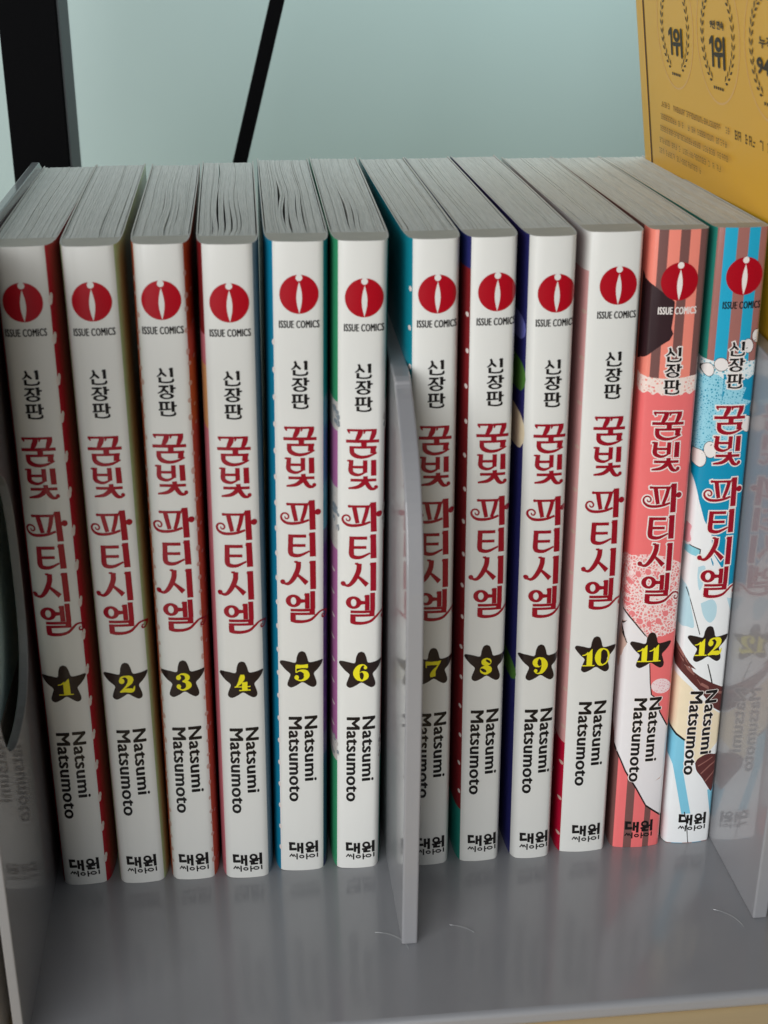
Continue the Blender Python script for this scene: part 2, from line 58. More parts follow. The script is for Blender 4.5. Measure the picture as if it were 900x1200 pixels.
TITLE_OUT = [[[-4.36,3.83,-4.36,2.56],[0.12,3.75,0.14,2.48]],[[-3.04,3.81,-4.45,3.64],[-2.99,3.32,-4.38,3.17],[-3.0,3.24,-4.36,3.1],[-3.0,3.16,-4.33,3.02],[-3.01,3.11,-4.31,2.92],[-3.02,3.06,-4.27,2.81],[-3.03,3.02,-4.22,2.69],[-3.04,2.97,-4.17,2.58],[-3.05,2.91,-4.1,2.49],[-3.05,2.83,-4.04,2.4],[-3.05,2.75,-3.97,2.33],[-3.04,2.65,-3.91,2.27],[-2.89,2.18,-3.71,1.84]],[[0.4,3.62,-1.5,3.85],[0.36,3.07,-1.56,3.27],[0.36,2.92,-1.57,3.09],[0.36,2.74,-1.58,2.93],[0.34,2.53,-1.6,2.81],[0.31,2.29,-1.61,2.71],[0.26,2.03,-1.63,2.62],[0.19,1.79,-1.66,2.52],[0.1,1.56,-1.71,2.39],[0.01,1.35,-1.77,2.24],[-0.08,1.14,-1.83,2.09],[-0.19,0.96,-1.89,1.93],[-0.3,0.78,-1.95,1.77],[-0.43,0.61,-1.99,1.63],[-0.58,0.46,-2.02,1.48],[-0.72,0.32,-2.06,1.32],[-0.87,0.21,-2.11,1.15],[-1.0,0.1,-2.16,0.96],[-1.35,-0.34,-2.42,0.45]],[[-0.23,3.75,-0.22,2.48],[3.95,3.68,3.97,2.4]],[[1.07,3.73,-0.34,3.56],[1.11,3.26,-0.26,3.08],[1.11,3.2,-0.23,2.99],[1.1,3.11,-0.2,2.93],[1.1,2.99,-0.17,2.89],[1.09,2.86,-0.15,2.86],[1.07,2.71,-0.13,2.85],[1.02,2.57,-0.11,2.82],[0.97,2.45,-0.1,2.76],[0.92,2.34,-0.09,2.68],[0.87,2.26,-0.09,2.58],[0.82,2.18,-0.09,2.48],[0.67,1.72,-0.19,1.99]],[[4.03,3.55,2.12,3.78],[3.99,3.0,2.07,3.21],[3.99,2.84,2.05,3.03],[3.98,2.66,2.04,2.87],[3.97,2.46,2.02,2.74],[3.95,2.23,2.01,2.63],[3.9,1.99,1.99,2.52],[3.84,1.76,1.96,2.4],[3.77,1.54,1.92,2.26],[3.69,1.34,1.88,2.11],[3.6,1.14,1.83,1.95],[3.51,0.95,1.78,1.79],[3.41,0.78,1.74,1.63],[3.3,0.61,1.71,1.49],[3.18,0.45,1.68,1.34],[3.06,0.31,1.65,1.19],[2.93,0.18,1.62,1.02],[2.82,0.07,1.57,0.85],[2.52,-0.4,1.35,0.33]],[[-4.62,0.92,-4.61,-0.6],[4.62,0.74,4.64,-0.78]],[[1.38,0.45,-0.72,0.49],[1.38,-2.02,-0.68,-1.98]],[[-3.72,-0.87,-3.71,-2.2],[4.01,-1.03,4.03,-2.36]],[[3.91,-1.16,1.89,-0.95],[3.79,-3.87,1.69,-3.66]],[[-1.97,-0.93,-3.75,-0.95],[-1.94,-1.63,-3.74,-1.61],[-1.94,-1.94,-3.74,-1.88],[-1.93,-2.21,-3.75,-2.19],[-1.92,-2.43,-3.74,-2.52],[-1.9,-2.58,-3.71,-2.89],[-1.88,-2.66,-3.62,-3.26],[-1.86,-2.71,-3.48,-3.59],[-1.85,-2.75,-3.3,-3.88],[-1.83,-2.78,-3.09,-4.13],[-1.79,-2.83,-2.86,-4.33],[-1.71,-2.9,-2.63,-4.49],[-1.58,-3.0,-2.38,-4.63],[-1.43,-3.1,-2.12,-4.75],[-1.25,-3.21,-1.82,-4.86],[-1.05,-3.31,-1.5,-4.95],[-0.83,-3.41,-1.17,-5.03],[-0.6,-3.48,-0.82,-5.08],[-0.37,-3.54,-0.46,-5.11],[-0.11,-3.57,-0.09,-5.11],[0.17,-3.58,0.27,-5.09],[0.48,-3.57,0.65,-5.05],[0.79,-3.54,1.02,-4.99],[1.11,-3.5,1.4,-4.9],[1.43,-3.45,1.78,-4.8],[1.75,-3.38,2.16,-4.66],[2.08,-3.29,2.53,-4.5],[2.43,-3.17,2.89,-4.32],[2.79,-3.05,3.24,-4.13],[3.16,-2.92,3.58,-3.95],[3.89,-2.65,4.27,-3.63]],[[-2.01,-4.85,-3.75,-4.64],[-2.06,-5.54,-3.81,-5.32],[-2.09,-5.82,-3.84,-5.59],[-2.11,-6.09,-3.87,-5.87],[-2.12,-6.35,-3.9,-6.15],[-2.14,-6.61,-3.92,-6.43],[-2.15,-6.86,-3.94,-6.7],[-2.16,-7.13,-3.96,-6.95],[-2.17,-7.4,-3.99,-7.2],[-2.17,-7.62,-4.01,-7.49],[-2.17,-7.8,-4.02,-7.8],[-2.17,-7.9,-4.0,-8.15],[-2.16,-7.93,-3.91,-8.52],[-2.17,-7.95,-3.76,-8.85],[-2.17,-7.99,-3.57,-9.12],[-2.16,-8.03,-3.35,-9.35],[-2.14,-8.09,-3.1,-9.53],[-2.08,-8.16,-2.85,-9.67],[-1.98,-8.25,-2.6,-9.78],[-1.84,-8.33,-2.35,-9.87],[-1.67,-8.42,-2.07,-9.95],[-1.5,-8.5,-1.76,-10.01],[-1.32,-8.55,-1.43,-10.04],[-1.13,-8.59,-1.07,-10.04],[-0.95,-8.6,-0.7,-9.98],[-0.73,-8.57,-0.33,-9.85],[-0.46,-8.49,0.02,-9.69],[-0.15,-8.37,0.36,-9.49],[0.18,-8.23,0.68,-9.29],[0.53,-8.08,0.99,-9.1],[1.22,-7.78,1.64,-8.76]],[[-4.29,-4.73,-4.36,-5.73],[-2.98,-4.71,-3.08,-6.04]],[[1.62,-4.95,-0.18,-4.89],[1.6,-9.11,-0.2,-9.04]],[[-3.02,-6.37,-3.02,-7.77],[0.71,-6.45,0.72,-7.85]],[[3.97,-4.94,1.95,-4.9],[4.06,-10.05,1.98,-10.0]],[[1.69,-9.34,-0.15,-9.45],[1.81,-11.14,0.01,-11.24]],[[-3.41,-10.05,-3.4,-11.5],[4.04,-10.22,4.06,-11.67]],[[1.84,-11.02,0.35,-9.87],[1.52,-11.51,0.01,-10.4],[1.43,-11.67,-0.11,-10.59],[1.32,-11.87,-0.21,-10.75],[1.17,-12.1,-0.29,-10.88],[0.98,-12.34,-0.37,-10.98],[0.76,-12.56,-0.47,-11.1],[0.54,-12.74,-0.61,-11.25],[0.3,-12.92,-0.77,-11.41],[0.03,-13.1,-0.94,-11.56],[-0.28,-13.27,-1.11,-11.7],[-0.62,-13.41,-1.29,-11.83],[-1.0,-13.53,-1.5,-11.95],[-1.41,-13.61,-1.76,-12.06],[-1.83,-13.65,-2.07,-12.16],[-2.25,-13.67,-2.44,-12.25],[-2.67,-13.67,-2.83,-12.34],[-3.08,-13.67,-3.24,-12.43],[-3.85,-13.73,-4.01,-12.58]],[[1.34,-10.02,-0.15,-10.79],[1.64,-10.63,0.12,-11.4],[1.77,-10.88,0.22,-11.65],[1.89,-11.11,0.32,-11.91],[2.01,-11.33,0.43,-12.18],[2.12,-11.52,0.56,-12.45],[2.22,-11.7,0.7,-12.7],[2.33,-11.88,0.84,-12.92],[2.43,-12.06,0.99,-13.14],[2.52,-12.22,1.16,-13.36],[2.6,-12.35,1.35,-13.57],[2.66,-12.45,1.57,-13.78],[2.7,-12.51,1.83,-13.97],[2.74,-12.57,2.11,-14.1],[2.82,-12.65,2.39,-14.18],[2.93,-12.72,2.66,-14.21],[3.04,-12.78,2.92,-14.22],[3.13,-12.83,3.15,-14.2],[3.17,-12.86,3.4,-14.16],[3.13,-12.89,3.67,-14.05],[3.09,-12.92,3.89,-13.89],[3.11,-12.9,4.02,-13.73],[3.16,-12.82,4.11,-13.61],[3.24,-12.7,4.16,-13.54],[3.6,-12.29,4.48,-13.17]],[[3.66,-12.08,3.69,-12.08],[3.35,-12.14,4.01,-12.16],[3.08,-12.33,4.28,-12.36],[2.91,-12.62,4.46,-12.66],[2.85,-12.96,4.53,-13.0],[2.92,-13.3,4.47,-13.34],[3.1,-13.6,4.3,-13.63],[3.36,-13.8,4.03,-13.82],[3.68,-13.88,3.72,-13.88]],[[-4.05,-17.57,-4.04,-18.95],[2.5,-17.73,2.52,-19.11]],[[-3.26,-17.31,-4.28,-17.98],[-2.58,-18.61,-3.51,-19.21]],[[-1.32,-17.66,-3.11,-17.99],[-1.17,-18.47,-2.96,-18.8],[-1.1,-18.87,-2.89,-19.19],[-1.02,-19.26,-2.82,-19.59],[-0.95,-19.65,-2.75,-19.99],[-0.88,-20.05,-2.67,-20.39],[-0.8,-20.45,-2.59,-20.8],[-0.73,-20.85,-2.5,-21.21],[-0.66,-21.26,-2.41,-21.62],[-0.58,-21.68,-2.31,-22.04],[-0.51,-22.1,-2.22,-22.46],[-0.43,-22.52,-2.12,-22.87],[-0.27,-23.37,-1.94,-23.71]],[[2.42,-18.13,0.75,-17.71],[2.27,-18.93,0.6,-18.52],[2.2,-19.32,0.52,-18.91],[2.13,-19.72,0.45,-19.3],[2.06,-20.12,0.38,-19.67],[1.97,-20.54,0.3,-20.05],[1.86,-20.97,0.22,-20.42],[1.74,-21.39,0.13,-20.8],[1.59,-21.82,0.02,-21.19],[1.44,-22.23,-0.09,-21.6],[1.29,-22.64,-0.21,-22.01],[1.14,-23.05,-0.33,-22.44],[0.86,-23.85,-0.58,-23.26]],[[2.74,-23.48,2.33,-22.21],[2.06,-23.72,1.64,-22.43],[1.76,-23.84,1.32,-22.53],[1.45,-23.97,1.02,-22.63],[1.13,-24.09,0.72,-22.72],[0.79,-24.2,0.42,-22.8],[0.43,-24.3,0.12,-22.87],[0.07,-24.38,-0.21,-22.93],[-0.31,-24.46,-0.55,-22.98],[-0.69,-24.52,-0.9,-23.03],[-1.08,-24.57,-1.25,-23.06],[-1.45,-24.61,-1.58,-23.09],[-1.82,-24.62,-1.9,-23.1],[-2.17,-24.63,-2.21,-23.1],[-2.52,-24.63,-2.51,-23.09],[-2.87,-24.61,-2.8,-23.07],[-3.21,-24.57,-3.07,-23.04],[-3.55,-24.5,-3.3,-23.0],[-3.88,-24.41,-3.5,-22.95],[-4.19,-24.28,-3.67,-22.89],[-4.47,-24.11,-3.84,-22.81],[-4.73,-23.93,-4.0,-22.72],[-4.96,-23.73,-4.14,-22.62],[-5.16,-23.51,-4.27,-22.51],[-5.34,-23.29,-4.36,-22.42],[-5.49,-23.04,-4.43,-22.34],[-5.61,-22.77,-4.48,-22.25],[-5.69,-22.5,-4.53,-22.15],[-5.74,-22.22,-4.56,-22.05],[-5.75,-21.95,-4.58,-21.96],[-5.73,-21.68,-4.58,-21.9],[-5.66,-21.41,-4.58,-21.84],[-5.55,-21.16,-4.55,-21.76],[-5.42,-20.94,-4.5,-21.66],[-5.26,-20.74,-4.44,-21.57],[-5.08,-20.56,-4.38,-21.5],[-4.87,-20.41,-4.35,-21.47],[-4.63,-20.32,-4.32,-21.46],[-4.39,-20.28,-4.25,-21.44],[-4.15,-20.27,-4.16,-21.44],[-3.92,-20.3,-4.06,-21.45],[-3.69,-20.36,-3.98,-21.46],[-3.47,-20.46,-3.93,-21.48],[-3.26,-20.6,-3.9,-21.5],[-3.08,-20.78,-3.84,-21.57],[-2.93,-20.97,-3.77,-21.65],[-2.8,-21.18,-3.71,-21.75],[-2.7,-21.4,-3.68,-21.82],[-2.62,-21.66,-3.67,-21.82],[-2.62,-21.95,-3.67,-21.79],[-2.68,-22.2,-3.68,-21.81],[-2.76,-22.42,-3.7,-21.86],[-2.87,-22.6,-3.73,-21.92],[-3.0,-22.76,-3.76,-21.96],[-3.17,-22.91,-3.73,-21.95],[-3.4,-23.01,-3.66,-21.92],[-3.62,-23.02,-3.63,-21.92],[-3.81,-23.0,-3.66,-21.92],[-3.97,-22.95,-3.69,-21.92],[-4.12,-22.88,-3.73,-21.91],[-4.28,-22.77,-3.72,-21.92],[-4.43,-22.6,-3.67,-21.98],[-4.52,-22.42,-3.65,-22.02],[-4.56,-22.27,-3.66,-22.0],[-4.59,-22.17,-3.68,-21.93],[-4.6,-22.1,-3.72,-21.83],[-4.74,-21.62,-3.88,-21.32]],[[4.09,-16.97,1.91,-16.95],[4.38,-26.24,2.11,-26.22]],[[1.55,-17.63,1.93,-18.69],[2.7,-16.95,3.23,-18.44]],[[3.0,-20.61,3.33,-21.9],[4.88,-20.11,5.22,-21.39]],[[4.6,-19.56,4.64,-19.56],[4.17,-19.65,5.07,-19.67],[3.82,-19.91,5.43,-19.95],[3.59,-20.29,5.67,-20.35],[3.51,-20.75,5.77,-20.81],[3.6,-21.22,5.69,-21.27],[3.84,-21.62,5.45,-21.66],[4.2,-21.89,5.1,-21.92],[4.63,-22.01,4.68,-22.01]],[[-3.61,-26.68,-3.61,-28.28],[1.77,-26.82,1.79,-28.43]],[[-1.67,-26.8,-3.63,-26.67],[-1.7,-27.7,-3.66,-27.56],[-1.71,-28.17,-3.67,-28.03],[-1.73,-28.64,-3.69,-28.5],[-1.74,-29.09,-3.7,-28.96],[-1.75,-29.54,-3.71,-29.42],[-1.76,-29.98,-3.72,-29.86],[-1.77,-30.42,-3.74,-30.28],[-1.77,-30.86,-3.77,-30.71],[-1.77,-31.28,-3.79,-31.16],[-1.77,-31.63,-3.8,-31.6],[-1.76,-31.9,-3.79,-32.05],[-1.74,-32.08,-3.72,-32.47],[-1.73,-32.17,-3.61,-32.85],[-1.75,-32.18,-3.44,-33.21],[-1.82,-32.13,-3.18,-33.53],[-1.89,-32.11,-2.87,-33.77],[-1.89,-32.14,-2.58,-33.91],[-1.79,-32.21,-2.3,-34.0],[-1.64,-32.29,-2.01,-34.08],[-1.45,-32.35,-1.67,-34.13],[-1.23,-32.41,-1.31,-34.17],[-0.98,-32.44,-0.92,-34.16],[-0.71,-32.45,-0.51,-34.12],[-0.44,-32.43,-0.08,-34.02],[-0.12,-32.37,0.35,-33.86],[0.26,-32.25,0.79,-33.66],[0.68,-32.1,1.23,-33.42],[1.13,-31.93,1.66,-33.18],[1.58,-31.75,2.07,-32.94],[2.39,-31.42,2.85,-32.55]],[[-2.68,-29.48,-2.67,-31.03],[1.58,-29.6,1.6,-31.15]],[[4.21,-26.31,2.01,-26.27],[4.41,-34.13,2.13,-34.09]],[[1.66,-27.08,2.19,-28.08],[2.68,-26.23,3.4,-27.59]],[[0.4,-34.87,-1.57,-34.62],[0.35,-35.66,-1.64,-35.44],[0.34,-36.0,-1.66,-35.83],[0.34,-36.39,-1.68,-36.17],[0.31,-36.82,-1.71,-36.48],[0.25,-37.29,-1.75,-36.76],[0.13,-37.79,-1.82,-37.06],[-0.03,-38.29,-1.93,-37.42],[-0.22,-38.79,-2.08,-37.83],[-0.44,-39.3,-2.26,-38.27],[-0.68,-39.79,-2.44,-38.7],[-0.94,-40.26,-2.63,-39.1],[-1.2,-40.68,-2.81,-39.45],[-1.47,-41.05,-2.98,-39.77],[-1.76,-41.4,-3.16,-40.09],[-2.08,-41.72,-3.33,-40.37],[-2.41,-42.01,-3.5,-40.61],[-2.77,-42.25,-3.64,-40.79],[-3.17,-42.44,-3.74,-40.89],[-3.62,-42.52,-3.8,-40.94],[-4.03,-42.48,-3.9,-40.96],[-4.38,-42.37,-4.07,-40.95],[-4.66,-42.24,-4.32,-40.89],[-4.89,-42.14,-4.61,-40.82],[-5.51,-41.95,-5.29,-40.68]],[[-4.94,-40.04,-4.9,-40.04],[-5.31,-40.12,-4.53,-40.14],[-5.63,-40.35,-4.21,-40.39],[-5.83,-40.7,-4.0,-40.75],[-5.91,-41.11,-3.92,-41.17],[-5.83,-41.53,-4.0,-41.59],[-5.62,-41.89,-4.2,-41.93],[-5.31,-42.14,-4.52,-42.16],[-4.93,-42.24,-4.89,-42.24]],[[-2.04,-34.43,-2.21,-35.57],[-0.48,-34.56,-0.7,-36.09]],[[-1.2,-37.8,-2.01,-38.81],[-0.64,-38.31,-1.49,-39.37],[-0.39,-38.52,-1.28,-39.63],[-0.14,-38.73,-1.07,-39.88],[0.12,-38.94,-0.86,-40.14],[0.38,-39.16,-0.65,-40.4],[0.65,-39.39,-0.44,-40.66],[0.92,-39.63,-0.23,-40.93],[1.18,-39.87,-0.02,-41.21],[1.45,-40.12,0.19,-41.5],[1.71,-40.36,0.41,-41.79],[1.98,-40.61,0.63,-42.09],[2.53,-41.17,1.15,-42.7]],[[4.32,-34.68,2.1,-34.62],[4.44,-43.95,2.19,-43.88]],[[1.77,-35.17,2.2,-36.24],[2.88,-34.49,3.43,-35.88]],[[0.35,-46.95,-1.65,-46.88],[0.3,-47.4,-1.66,-47.03],[0.17,-47.82,-1.68,-47.18],[-0.05,-48.21,-1.72,-47.31],[-0.35,-48.55,-1.78,-47.42],[-0.72,-48.83,-1.84,-47.51],[-1.14,-49.03,-1.92,-47.58],[-1.6,-49.14,-2.0,-47.62],[-2.08,-49.17,-2.09,-47.64],[-2.55,-49.11,-2.17,-47.62],[-3.01,-48.97,-2.25,-47.57],[-3.43,-48.74,-2.33,-47.5],[-3.81,-48.44,-2.4,-47.4],[-4.11,-48.08,-2.45,-47.28],[-4.34,-47.68,-2.49,-47.15],[-4.48,-47.24,-2.52,-47.01],[-4.52,-46.79,-2.53,-46.86],[-4.48,-46.34,-2.52,-46.71],[-4.34,-45.92,-2.5,-46.56],[-4.12,-45.53,-2.46,-46.43],[-3.82,-45.19,-2.4,-46.32],[-3.45,-44.92,-2.34,-46.23],[-3.03,-44.72,-2.26,-46.16],[-2.58,-44.61,-2.18,-46.12],[-2.1,-44.58,-2.09,-46.1],[-1.63,-44.64,-2.01,-46.12],[-1.17,-44.78,-1.93,-46.17],[-0.75,-45.01,-1.85,-46.24],[-0.38,-45.3,-1.78,-46.34],[-0.07,-45.66,-1.73,-46.46],[0.15,-46.06,-1.69,-46.59],[0.3,-46.5,-1.66,-46.73],[0.35,-46.95,-1.65,-46.88]],[[-0.63,-46.05,-0.62,-47.79],[1.56,-46.12,1.58,-47.86]],[[0.07,-45.97,0.11,-45.97],[-0.26,-46.03,0.44,-46.06],[-0.53,-46.24,0.72,-46.28],[-0.72,-46.55,0.9,-46.6],[-0.78,-46.91,0.97,-46.97],[-0.71,-47.28,0.91,-47.34],[-0.52,-47.6,0.73,-47.64],[-0.24,-47.83,0.45,-47.85],[0.09,-47.92,0.12,-47.92]],[[2.6,-44.31,0.67,-44.25],[2.66,-49.75,0.71,-49.69]],[[4.13,-43.8,2.13,-43.74],[4.2,-49.87,2.19,-49.8]],[[0.37,-44.81,0.82,-45.82],[1.4,-44.11,1.98,-45.37]],[[-3.24,-48.89,-3.23,-50.43],[4.1,-49.13,4.12,-50.68]],[[4.07,-49.24,1.93,-49.17],[4.1,-51.76,1.96,-51.69]],[[-3.23,-50.04,-3.22,-51.52],[4.05,-50.29,4.07,-51.76]],[[-1.23,-50.11,-3.29,-50.04],[-1.17,-53.21,-3.31,-53.13]],[[-2.9,-51.68,-3.37,-53.42],[-2.28,-51.92,-2.77,-53.64],[-2.06,-52.02,-2.57,-53.71],[-1.86,-52.11,-2.35,-53.8],[-1.68,-52.18,-2.08,-53.9],[-1.5,-52.24,-1.78,-53.98],[-1.28,-52.29,-1.45,-54.04],[-0.99,-52.34,-1.09,-54.08],[-0.65,-52.38,-0.7,-54.1],[-0.29,-52.42,-0.29,-54.11],[0.07,-52.44,0.13,-54.11],[0.42,-52.45,0.54,-54.09],[0.75,-52.43,0.93,-54.05],[1.06,-52.4,1.3,-54.0],[1.36,-52.36,1.66,-53.93],[1.65,-52.3,2.02,-53.85],[1.92,-52.22,2.37,-53.74],[2.17,-52.14,2.71,-53.61],[2.4,-52.04,3.05,-53.44],[2.61,-51.92,3.37,-53.23],[2.82,-51.77,3.66,-52.99],[3.03,-51.59,3.92,-52.74],[3.25,-51.39,4.15,-52.49],[3.48,-51.17,4.35,-52.27],[3.7,-50.98,4.55,-52.06],[3.9,-50.8,4.75,-51.85],[4.08,-50.63,4.95,-51.63],[4.26,-50.43,5.11,-51.43],[4.47,-50.24,5.26,-51.27],[4.7,-50.05,5.37,-51.17],[4.97,-49.9,5.46,-51.1],[5.25,-49.81,5.56,-51.06],[5.52,-49.77,5.67,-51.04],[5.79,-49.77,5.79,-51.03],[6.05,-49.8,5.91,-51.04],[6.3,-49.88,6.01,-51.06],[6.55,-49.99,6.08,-51.08],[6.78,-50.16,6.14,-51.12],[6.98,-50.37,6.22,-51.2],[7.15,-50.59,6.31,-51.3],[7.3,-50.84,6.37,-51.41],[7.42,-51.11,6.42,-51.5],[7.49,-51.42,6.43,-51.53],[7.49,-51.75,6.43,-51.54],[7.43,-52.04,6.41,-51.63],[7.33,-52.3,6.36,-51.75],[7.21,-52.54,6.31,-51.86],[7.07,-52.76,6.25,-51.93],[6.87,-52.96,6.26,-51.94],[6.6,-53.08,6.3,-51.92],[6.34,-53.11,6.28,-51.92],[6.11,-53.09,6.22,-51.92],[5.89,-53.03,6.15,-51.9],[5.68,-52.94,6.11,-51.89],[5.46,-52.77,6.15,-51.93],[5.29,-52.49,6.21,-52.03],[5.22,-52.23,6.21,-52.04],[5.19,-52.01,6.2,-51.99],[5.2,-51.8,6.2,-51.91],[5.23,-51.61,6.2,-51.86],[5.29,-51.4,6.18,-51.89],[5.45,-51.17,6.09,-52.01],[5.66,-51.05,5.99,-52.07],[5.81,-51.01,5.98,-52.08],[5.91,-51.01,6.03,-52.07],[5.96,-51.0,6.13,-52.06],[6.4,-50.91,6.62,-51.95]]]
EDITION = [[[-1.06,6.2,-1.61,6.01],[-0.99,6.0,-1.54,5.79],[-0.93,5.87,-1.48,5.64],[-0.86,5.73,-1.44,5.5],[-0.8,5.56,-1.4,5.39],[-0.75,5.37,-1.38,5.3],[-0.75,5.17,-1.38,5.23],[-0.79,4.98,-1.39,5.16],[-0.86,4.81,-1.41,5.06],[-0.94,4.66,-1.45,4.96],[-1.04,4.52,-1.5,4.85],[-1.15,4.39,-1.56,4.73],[-1.27,4.28,-1.62,4.63],[-1.4,4.17,-1.7,4.53],[-1.54,4.08,-1.78,4.44],[-1.68,4.01,-1.89,4.35],[-1.83,3.94,-2.01,4.25],[-1.96,3.88,-2.13,4.15],[-2.16,3.77,-2.31,4.01]],[[-0.96,5.29,-1.27,4.97],[-0.81,5.16,-1.13,4.81],[-0.7,5.08,-1.06,4.7],[-0.59,5.0,-0.98,4.59],[-0.49,4.92,-0.9,4.48],[-0.39,4.84,-0.81,4.37],[-0.29,4.76,-0.71,4.27],[-0.2,4.67,-0.6,4.18],[-0.12,4.58,-0.48,4.1],[-0.03,4.48,-0.37,4.03],[0.06,4.38,-0.25,3.96],[0.15,4.28,-0.14,3.89],[0.3,4.13,0.03,3.78]],[[1.89,6.17,1.06,6.18],[1.91,3.69,1.09,3.71]],[[0.82,5.85,0.94,5.6],[1.23,6.14,1.42,5.72]],[[-1.15,3.77,-1.88,3.78],[-1.14,2.47,-1.87,2.49]],[[-1.82,2.8,-1.87,2.34],[-1.47,2.75,-1.52,2.3],[-1.19,2.7,-1.24,2.26],[-0.91,2.66,-0.96,2.22],[-0.64,2.62,-0.67,2.19],[-0.37,2.59,-0.39,2.16],[-0.12,2.57,-0.12,2.14],[0.14,2.57,0.15,2.14],[0.41,2.58,0.43,2.14],[0.67,2.6,0.71,2.15],[0.91,2.63,0.97,2.16],[1.12,2.67,1.2,2.19],[1.28,2.71,1.4,2.22],[1.38,2.75,1.58,2.26],[1.43,2.8,1.73,2.32],[1.44,2.84,1.85,2.4],[1.45,2.87,1.95,2.49],[1.47,2.93,2.01,2.57],[1.5,2.98,2.06,2.65],[1.52,2.99,2.1,2.76],[1.53,2.99,2.11,2.9],[1.56,3.02,2.09,3.0],[1.58,3.08,2.06,3.08],[1.6,3.15,2.04,3.14],[1.63,3.31,2.02,3.28]],[[-1.94,1.6,-1.93,1.09],[0.57,1.56,0.58,1.05]],[[-0.04,1.15,-0.69,1.52],[-0.15,0.95,-0.79,1.32],[-0.22,0.81,-0.86,1.17],[-0.29,0.67,-0.93,1.03],[-0.37,0.53,-0.99,0.9],[-0.46,0.39,-1.05,0.78],[-0.55,0.25,-1.11,0.67],[-0.65,0.14,-1.18,0.56],[-0.75,0.03,-1.24,0.46],[-0.86,-0.07,-1.3,0.36],[-0.97,-0.16,-1.36,0.27],[-1.1,-0.25,-1.43,0.18],[-1.23,-0.33,-1.5,0.1],[-1.38,-0.39,-1.59,0.03],[-1.53,-0.44,-1.69,-0.04],[-1.67,-0.48,-1.8,-0.1],[-1.82,-0.51,-1.93,-0.17],[-1.96,-0.53,-2.06,-0.23],[-2.16,-0.59,-2.26,-0.33]],[[-0.62,0.92,-0.95,0.63],[-0.48,0.77,-0.83,0.46],[-0.38,0.68,-0.76,0.35],[-0.29,0.59,-0.68,0.23],[-0.2,0.5,-0.6,0.12],[-0.11,0.42,-0.51,0.0],[-0.03,0.35,-0.41,-0.1],[0.05,0.28,-0.3,-0.2],[0.13,0.2,-0.18,-0.27],[0.22,0.12,-0.06,-0.34],[0.32,0.04,0.05,-0.4],[0.41,-0.04,0.17,-0.45],[0.57,-0.17,0.34,-0.55]],[[1.76,1.69,0.94,1.71],[1.79,-0.49,0.96,-0.48]],[[1.51,0.98,1.55,0.47],[2.34,0.98,2.38,0.57]],[[0.7,1.51,0.79,1.25],[1.11,1.72,1.24,1.33]],[[1.82,-1.31,0.99,-1.3],[1.79,-1.47,0.97,-1.38],[1.68,-1.62,0.91,-1.46],[1.52,-1.76,0.82,-1.53],[1.29,-1.87,0.7,-1.59],[1.01,-1.97,0.55,-1.64],[0.7,-2.04,0.37,-1.68],[0.35,-2.08,0.19,-1.7],[-0.01,-2.09,-0.01,-1.71],[-0.36,-2.07,-0.21,-1.69],[-0.71,-2.02,-0.39,-1.67],[-1.03,-1.94,-0.57,-1.63],[-1.31,-1.83,-0.72,-1.57],[-1.53,-1.71,-0.84,-1.5],[-1.7,-1.56,-0.94,-1.43],[-1.81,-1.41,-1.0,-1.35],[-1.85,-1.25,-1.02,-1.27],[-1.81,-1.1,-1.0,-1.19],[-1.71,-0.95,-0.94,-1.11],[-1.54,-0.81,-0.85,-1.04],[-1.31,-0.69,-0.72,-0.97],[-1.04,-0.6,-0.57,-0.92],[-0.72,-0.53,-0.4,-0.89],[-0.38,-0.49,-0.21,-0.87],[-0.02,-0.48,-0.02,-0.86],[0.34,-0.5,0.18,-0.87],[0.68,-0.55,0.37,-0.9],[1.0,-0.63,0.54,-0.94],[1.28,-0.74,0.69,-1.0],[1.51,-0.86,0.82,-1.06],[1.68,-1.0,0.91,-1.14],[1.78,-1.16,0.97,-1.22],[1.82,-1.31,0.99,-1.3]],[[-2.15,-2.71,-2.15,-3.17],[0.73,-2.75,0.74,-3.22]],[[-1.15,-2.88,-1.93,-2.86],[-1.13,-4.93,-1.92,-4.92]],[[0.17,-2.9,-0.51,-2.89],[0.19,-4.9,-0.5,-4.89]],[[-2.25,-4.69,-2.23,-5.1],[0.89,-4.58,0.91,-4.99]],[[1.81,-2.72,0.98,-2.71],[1.84,-5.55,1.01,-5.54]],[[1.54,-3.76,1.62,-4.27],[2.36,-3.7,2.42,-4.1]],[[-1.08,-5.24,-1.82,-5.23],[-1.07,-6.48,-1.81,-6.47]],[[-1.76,-6.05,-1.82,-6.51],[-1.38,-6.11,-1.44,-6.56],[-1.07,-6.17,-1.12,-6.61],[-0.75,-6.22,-0.81,-6.66],[-0.45,-6.27,-0.5,-6.71],[-0.17,-6.31,-0.2,-6.75],[0.09,-6.33,0.08,-6.77],[0.32,-6.34,0.33,-6.78],[0.54,-6.33,0.58,-6.78],[0.75,-6.3,0.8,-6.77],[0.94,-6.27,1.01,-6.75],[1.1,-6.23,1.2,-6.72],[1.25,-6.19,1.37,-6.7],[1.36,-6.15,1.53,-6.67],[1.44,-6.1,1.67,-6.63],[1.49,-6.05,1.8,-6.58],[1.52,-6.01,1.91,-6.52],[1.54,-5.97,2.0,-6.44],[1.56,-5.95,2.09,-6.34],[1.57,-5.96,2.15,-6.2],[1.58,-5.96,2.16,-6.05],[1.6,-5.92,2.14,-5.93],[1.63,-5.85,2.11,-5.83],[1.65,-5.76,2.08,-5.76],[1.67,-5.59,2.07,-5.61]]]
